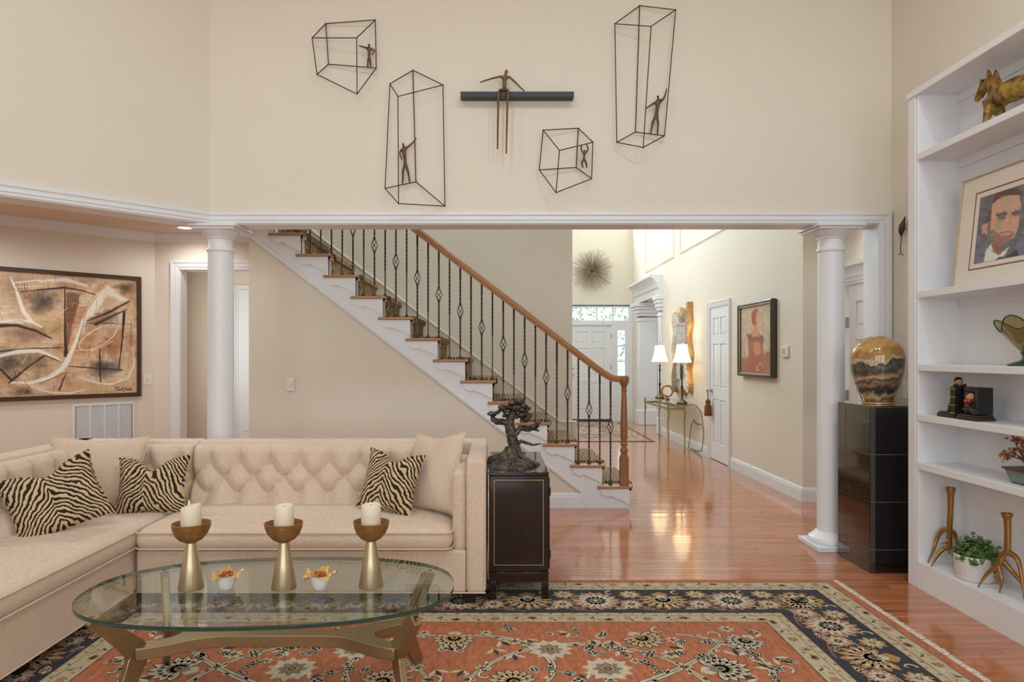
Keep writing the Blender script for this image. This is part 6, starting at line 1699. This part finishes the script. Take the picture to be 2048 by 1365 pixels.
pillow('throw_pillow', 'plain oatmeal pillow in the sofa corner behind the striped pillows', (-2.53, 4.33, .655), .58, .47, .17, dg(14), dg(-16), dg(2), LIN, .01)
pillow('zebra_pillow', 'zebra striped pillow leaning on the plain pillow at the sofa right end', (-.645, 4.2, .625), .40, .38, .14, dg(-24), dg(-20), dg(4), ZEB, .05, 'zebra striped pillows')
pillow('zebra_pillow', 'zebra striped pillow with pinched top near the sofa corner, middle of three', (-2.12, 4.22, .60), .43, .36, .15, dg(4), dg(-20), dg(-2), ZEB, .075, 'zebra striped pillows')
pillow('zebra_pillow', 'zebra striped pillow tilted on its corner at the far left', (-2.405, 3.74, .62), .47, .40, .15, dg(30), dg(-24), dg(-20), ZEB, .05, 'zebra striped pillows')

# ------------------------------------------------------------------ black lacquer cabinet, bonsai sculpture
cb = thing('lacquer_cabinet', 'black lacquer cabinet with thin gold line beside the sofa', 'cabinet', (.135, 4.3, 0))
cx0, cx1, cy0, cy1 = -.034, .305, 3.89, 4.70
BODY = mat('black_brown_lacquer', (24, 15, 14), .22, coat=.7)
B().box(cx0, cx1, cy0, cy1, .165, .716).build('body', BODY, cb, bevel=.006)
B().box(cx0 - .003, cx1 + .003, cy0 - .003, cy1 + .003, .716, .739).build('top', mat('black_mirror_top', (12, 10, 10), .03, coat=1.0, spec=.8), cb, bevel=.004)
B().box(cx0, cx1, cy0, cy1, .11, .155).build('apron', BODY, cb, bevel=.003)
B().box(cx0 - .002, cx1 + .002, cy0 - .002, cy1 + .002, .152, .165).build('base_trim', BLACK, cb, bevel=.003)
for (x, y) in ((cx0, cy0), (cx1 - .04, cy0), (cx0, cy1 - .04), (cx1 - .04, cy1 - .04)): B().box(x, x + .04, y, y + .04, .011, .112).build('leg', BODY, cb, bevel=.003)
GL = mat('gold_line_inlay', (190, 164, 116), .4, .5)
ix0, ix1, iz0, iz1 = cx0 + .028, cx1 - .028, .205, .692
B().sweep([(ix1, cy0, iz0), (ix1, cy0, iz1), (ix0, cy0, iz1), (ix0, cy0, iz0)], [(0, -.001), (0, .0012), (.003, .0012), (.003, -.001)], (0, -1, 0), closed=True).build('gold_line', GL, cb)
for (ya_, yb_) in ((cy0 + .01, 4.29), (4.3, cy1 - .01)):
    dd = B().box(cx1, cx1 + .008, ya_, yb_, .18, .705).build('door', BODY, cb, bevel=.003)
    hyp = 4.27 if ya_ < 4 else 4.32
    B().tube([(cx1 + .012, hyp, .40), (cx1 + .02, hyp, .41), (cx1 + .02, hyp, .5), (cx1 + .012, hyp, .51)], .004, 8).build('handle', BRASSB, dd, True)
    for z in (.24, .6): B().box(cx1 + .002, cx1 + .014, (ya_ if ya_ < 4 else yb_ - .02), (ya_ + .02 if ya_ < 4 else yb_), z, z + .045).build('hinge', BLACKM, dd)
bs = thing('bonsai_sculpture', 'dark bronze bonsai tree sculpture on the black cabinet', 'sculpture', (.11, 4.12, .739))
BZ = mat('dark_bonsai_bronze', (112, 100, 92), .42, .5, rgb2=(58, 50, 46), vscale=38, var=.2, bump=1.0, bscale=70)
Q = lambda x, y, d=0: tuple(P(880 + x / 3.175, 600 + y / 3.175, 4.13 + d))
b = B()
b.tube([Q(492, 1062), Q(488, 1000), Q(470, 930), Q(455, 860), Q(440, 790), Q(450, 740), Q(480, 700)], [.062, .043, .033, .032, .031, .025, .018], 14)
for j in range(8):
    pass
b.build('trunk', BZ, bs, True)
b = B()
b.tube([Q(440, 790), Q(400, 775), Q(360, 775), Q(335, 755), Q(332, 728)], [.022, .02, .02, .016, .012], 10); b.build('branch', BZ, bs, True)
b = B().tube([Q(480, 850), Q(510, 815), Q(560, 820), Q(605, 805), Q(628, 785)], [.02, .018, .02, .018, .01], 10); b.build('branch', BZ, bs, True)
b = B().tube([Q(490, 920), Q(515, 898), Q(545, 908), Q(590, 922), Q(645, 914)], [.014, .012, .01, .008, .003], 8); b.build('branch', BZ, bs, True)
b = B().tube([Q(455, 900), Q(435, 900), Q(428, 895)], [.012, .012, .008], 8).tube([Q(450, 840), Q(425, 842), Q(415, 835)], [.012, .01, .006], 8); b.build('knot', BZ, bs, True)
rr = random.Random(4); random.seed(4)
CL = [(332, 730, .026), (345, 765, .022), (375, 770, .022), (395, 690, .03), (420, 705, .028), (370, 712, .02), (410, 735, .02), (440, 680, .034), (470, 660, .036), (500, 645, .034), (520, 675, .036), (490, 690, .036), (530, 705, .034), (555, 690, .026), (550, 725, .03), (520, 735, .034), (570, 740, .024), (540, 765, .026), (480, 735, .026), (600, 800, .028), (622, 785, .022), (570, 818, .022), (608, 822, .018), (510, 640, .02), (450, 655, .02), (410, 680, .018)]
b = B()
for (x, y, r_) in CL:
    for q_ in range(7): b.ball(Vector(Q(x + rr.uniform(-13, 13), y + rr.uniform(-9, 9), rr.uniform(-.05, .05))), r_ * rr.uniform(.32, .6), 8, 6, sc=(rr.uniform(.9, 1.5), 1, rr.uniform(.6, 1)), jit=.2)
b.build('foliage_clumps', BZ, bs, True, angle=85)
b = B(); c = Vector((.1, 4.12, .739))
b.lathe([(.0, 0), (.15, 0), (.145, .012), (.11, .03), (.075, .05), (.05, .08), (.035, .11), (0, .12)], c, 30, fn=lambda a_, z: 1 + .16 * math.sin(5 * a_ + 1) + .1 * math.sin(9 * a_) + .05 * math.sin(17 * a_))
for j in range(15):
    a_ = 2 * math.pi * j / 15 + rr.uniform(-.25, .25); R_ = rr.uniform(.1, .18); w_ = rr.uniform(-.5, .5)
    pt_f = lambda u, h: c + Vector((math.cos(a_ + w_ * u) * R_ * u, math.sin(a_ + w_ * u) * R_ * .85 * u, h))
    b.tube([pt_f(.15, .085), pt_f(.35, .055), pt_f(.55, rr.uniform(.03, .042)), pt_f(.8, rr.uniform(.014, .03)), pt_f(1, .01)], [.02, .018, .016, .013, .007], 7)
b.tube([(-.03, 4.2, .76), (.02, 4.16, .775), (.1, 4.13, .77)], [.022, .03, .03], 8)
b.build('roots', BZ, bs, True, angle=80)

# ------------------------------------------------------------------ coffee table
TG = thin_glass('table_glass', (240, 247, 244)); EG = mat('green_glass_edge', (40, 74, 62), .06, spec=.7, coat=.5, trans=.35, ior=1.4)
ZG = .42
tb = thing('coffee_table', 'oval glass coffee table on a sculptural bronze base', 'coffee table', (-.92, 2.89, .01))
pts = []
TCX, TCY = -.942, 2.895
for k in range(72):
    a_ = 2 * math.pi * k / 72; ca, sa = math.cos(a_), math.sin(a_); e = 2 / 2.45
    lx, ly = .766 * abs(ca) ** e * math.copysign(1, ca), .425 * abs(sa) ** e * math.copysign(1, sa); r_ = math.radians(3.5)
    pts.append((TCX + lx * math.cos(r_) - ly * math.sin(r_), TCY + lx * math.sin(r_) + ly * math.cos(r_)))
b = B(); n = len(pts)
z0g, z1g = ZG - .017, ZG
b.add([(x, y, z0g) for x, y in pts] + [(x, y, z1g) for x, y in pts], [tuple(range(n))[::-1], tuple(range(n, 2 * n))], 0)
gt_ = b.build('glass_top', TG, tb)
b = B(); b.grid(np.array([[(x, y, z0g) for x, y in pts], [(TCX + (x - TCX) * 1.002, TCY + (y - TCY) * 1.003, (z0g + z1g) / 2) for x, y in pts], [(x, y, z1g) for x, y in pts]]), 0, True)
b.build('glass_edge', EG, gt_, True, angle=80)
BRZ = mat('brushed_brass_bronze', (162, 138, 104), .38, .8, var=.1, vscale=5, vstretch=(1, 1, 3))
def rect_sweep(path, ws, hs, wid_dir):
    """rect section: hs along wid_dir-perp ... section axes: A=wid_dir projected, Bx = t x A"""
    bb = B(); vs = []; pv = [Vector(p) for p in path]
    for i, p in enumerate(pv):
        t = (pv[min(i + 1, len(pv) - 1)] - pv[max(i - 1, 0)]).normalized(); A_ = Vector(wid_dir); A_ = (A_ - t * A_.dot(t)).normalized(); C_ = t.cross(A_)
        w, h = ws[i] / 2, hs[i] / 2
        vs += [p + A_ * w + C_ * h, p - A_ * w + C_ * h, p - A_ * w - C_ * h, p + A_ * w - C_ * h]
    fs = [(i * 4 + j, i * 4 + (j + 1) % 4, (i + 1) * 4 + (j + 1) % 4, (i + 1) * 4 + j) for i in range(len(pv) - 1) for j in range(4)] + [(0, 1, 2, 3), tuple(range(4 * len(pv) - 4, 4 * len(pv)))]
    return bb.add(vs, fs)
def bz3(p0, p1, p2, p3, n=10): return [Vector(q_) for q_ in bez(p0, p1, p2, p3, n)]
tcx, tcy = -.92, 2.89
for sx_ in (-1, 1):
    for sy_ in (-1, 1):
        T_ = Vector((tcx + sx_ * .618, tcy + sy_ * .285, ZG - .017)); M_ = Vector((tcx + sx_ * .525, tcy + sy_ * .125, .20)); Ft = Vector((tcx + sx_ * .57, tcy + sy_ * .20, .012))
        up = bz3(T_, T_ * .6 + M_ * .4, T_ * .25 + M_ * .75, M_, 8); dn = bz3(M_, M_ * .7 + Ft * .3 + Vector((-sx_ * .008, -sy_ * .012, 0)), M_ * .3 + Ft * .7, Ft, 6)
        path = up + dn[1:]; n = len(path)
        plane = Vector((sx_ * .5, sy_ * .85, 0)).normalized(); nr = Vector((-plane.y, plane.x, 0))
        ws = [.030] * n; hs = [.066 + .022 * math.exp(-((i - 8) / 2.6) ** 2) - (.012 * max(0, (i - 10) / 4)) for i in range(n)]
        rs_ = rect_sweep(path, ws, hs, nr); rs_.v = [(x, y, max(.0115, min(z, ZG - .0175))) for x, y, z in rs_.v]
        lg = rs_.build('leg', BRZ, tb, True, bevel=.003, angle=50)
        B().lathe([(0, 0), (.009, 0), (.009, .0025), (0, .0025)], (T_.x, T_.y, ZG - .0194), 12).build('glass_pad', BLACKM, lg)
def quad():
    o = [(.0, .034), (.2, .034)] + [tuple(q) for q in bez((.2, .034), (.33, .036), (.38, .13), (.515, .165), 10)][1:]
    o += [(.555, .125)] + [tuple(q) for q in bez((.555, .125), (.50, .085), (.41, .05), (.41, .0), 8)][1:]
    return o
qd = quad(); outl = [(x, y) for x, y in qd] + [(x, -y) for x, y in qd[::-1][1:]] + [(-x, -y) for x, y in qd[1:]] + [(-x, y) for x, y in qd[::-1][1:-1]]
B().prism([(tcx + x, tcy + y) for x, y in outl], 'z', .178, .228).build('stretcher', BRZ, tb, bevel=.004)

# candle holders
CH = mat('brushed_champagne_brass', (206, 192, 160), .34, .9, var=.08, vscale=12, vstretch=(6, 6, .6)); CUP = mat('hammered_bronze_cup', (178, 138, 90), .4, .8, var=.18, vscale=30, bump=.4, bscale=40)
WAX = mat('ivory_wax', (236, 224, 200), .5, sss=.15); LED = mat('flameless_tip', (240, 226, 196), .4); GRV = mat('copper_chips', (150, 92, 62), .4, .4, rgb2=(96, 62, 44), vscale=90, var=.2)
def candle(px, py, label, tilt, tip):
    Y = floorY(py, ZG) + .05; x = (px - CX) * Y / F
    t = thing('candle_holder', label, 'candle holder', (x, Y, ZG), 'brass candle holders on the coffee table')
    B().lathe([(0, 0), (.051, 0), (.0525, .003), (.036, .1), (.021, .19), (.02, .2), (0, .2)], (x, Y, ZG), 32).build('cone_base', CH, t, True)
    wob = lambda a_, z: 1 + .035 * math.sin(a_ * 2 + tilt) * (z > .2) + .02 * math.sin(a_ * 3 + 2 * tilt) * (z > .23)
    B().lathe([(.0, .193), (.022, .194), (.045, .207), (.063, .228), (.073, .252), (.078, .277), (.073, .277), (.067, .252), (.056, .232), (.0, .22)], (x, Y, ZG), 40, fn=wob).build('cup', CUP, t, True, angle=60)
    B().lathe([(0, .224), (.05, .23), (.062, .242), (.045, .252), (0, .25)], (x, Y, ZG), 24).build('copper_filler', GRV, t, True)
    return x, Y
def pillar(x, Y, label, tip):
    t = thing('pillar_candle', label, 'candle', (x, Y, ZG + .235), 'ivory pillar candles')
    sl = (lambda a_, z: 1)
    n = 32; A = []
    for (r_, z) in ((.0, .235), (.041, .235), (.0415, .30), (.041, .345), (.036, .35), (.03, .343), (.0, .341)):
        A.append([(x + r_ * math.cos(2 * math.pi * j / n), Y + r_ * math.sin(2 * math.pi * j / n), ZG + z + (.008 * math.cos(2 * math.pi * j / n) * (1 if tip else .2) if z > .3 and r_ > 0 else 0)) for j in range(n)])
    B().grid(np.array(A), 0, True).build('wax_body', WAX, t, True, angle=60)
    if tip: B().lathe([(.006, .338), (.007, .35), (.004, .366), (0, .378)], (x - .008, Y, ZG), 10).build('flame_tip', LED, t, True)
    else: B().tube([(x, Y, ZG + .34), (x + .001, Y, ZG + .347)], .0015, 6).build('wick', BLACKM, t)
for i, (px, py, l1, l2) in enumerate(((382, 1186, 'brass cone candle holder with bronze cup, leftmost of three on the glass table', 'ivory pillar candle with slanted top and white tip, leftmost'), (568, 1185, 'brass cone candle holder with bronze cup, middle of three on the glass table', 'ivory pillar candle in the middle cup'), (742, 1182, 'brass cone candle holder with bronze cup, rightmost of three on the glass table', 'ivory pillar candle in the rightmost cup'))):
    x, Y = candle(px, py, l1, i * 1.7, i == 0); pillar(x, Y, l2, i == 0)
# ceramic flower votives
WG = mat('white_glazed_ceramic', (232, 230, 230), .15, coat=.5); YG = mat('amber_yellow_glass', (244, 208, 120), .15, trans=.25, ior=1.4, coat=.4, rgb2=(224, 158, 76), vscale=26, var=.1)
def votive(px, py, label, a0):
    Y = floorY(py, ZG) + .03; x = (px - CX) * Y / F
    t = thing('flower_votive', label, 'votive', (x, Y, ZG), 'white and amber flower votives')
    B().lathe([(0, 0), (.024, 0), (.03, .006), (.037, .03), (.042, .058), (.039, .058), (.034, .03), (0, .012)], (x, Y, ZG), 28, fn=lambda a_, z: 1 + .06 * math.sin(3 * a_ + a0) * z / .058).build('cup', WG, t, True)
    b = B(); n_, k_ = 90, 6; A = np.zeros((k_, n_, 3))
    for i in range(k_):
        for j in range(n_):
            a_ = 2 * math.pi * j / n_; u = i / (k_ - 1); r_ = .028 + .036 * u * (1 + .22 * math.sin(3 * a_ + a0)) + .004 * u * math.sin(13 * a_)
            z = .05 + .026 * u * (1 + .5 * math.sin(4 * a_ + a0)) + .006 * u * math.sin(11 * a_ + 1) - .012 * u * u
            A[i, j] = (x + r_ * math.cos(a_), Y + r_ * math.sin(a_), ZG + z)
    b.grid(A, 0, True); b.build('ruffled_rim', YG, t, True, angle=70)
    b = B()
    for j in range(16):
        a_ = j * .9 + a0; r_ = .026; b.tube([(x + r_ * math.cos(a_ + q_ * .5) * (1 - .15 * q_), Y + r_ * math.sin(a_ + q_ * .5) * (1 - .15 * q_), ZG + .06 + .008 * math.sin(q_ * 1.7 + j)) for q_ in range(4)], .003, 5)
    b.build('copper_curls', mat('copper_wire', (196, 112, 60), .3, .7), t, True)
votive(452, 1183, 'white votive with ruffled amber rim between the left and middle candle holders', .4)
votive(640, 1183, 'white votive with ruffled amber rim between the middle and right candle holders', 2.3)

# ------------------------------------------------------------------ trees outside the entrance windows
rr = random.Random(12)
for k, (x, y, h, lab) in enumerate(((2.3, 22.0, 4.2, 'leafy green tree outside seen through the transom'), (4.9, 24.0, 3.6, 'leafy green shrub outside seen through the sidelight'))):
    t = thing('garden_tree', lab, 'tree', (x, y, -.2))
    b = B()
    for j in range(520):
        c = Vector((x + rr.gauss(0, 1.0), y + rr.gauss(0, .7), h * .62 + rr.gauss(0, .8))); s_ = rr.uniform(.05, .1); n_ = Vector((rr.gauss(0, 1), rr.gauss(0, 1), rr.gauss(0, 1))).normalized(); t1 = n_.orthogonal().normalized(); t2 = n_.cross(t1)
        b.add([c - t1 * s_, c + t2 * s_ * .5, c + t1 * s_, c - t2 * s_ * .5], [(0, 1, 2, 3)])
    o = b.build('foliage', mat('garden_leaf', (214, 226, 200), .6), t, recalc=False); o['kind'] = 'stuff'
    B().tube([(x, y, -.2), (x + .05, y, h * .3), (x, y, h * .6)], [.12, .09, .05], 8).build('trunk', mat('bark', (110, 96, 84), .9), t)
struct(B().box(-8, 14, 15.2, 40, -.35, -.15).build('ground', mat('lawn', (150, 168, 120), .9)), 'pale lawn outside the entrance', 'ground')
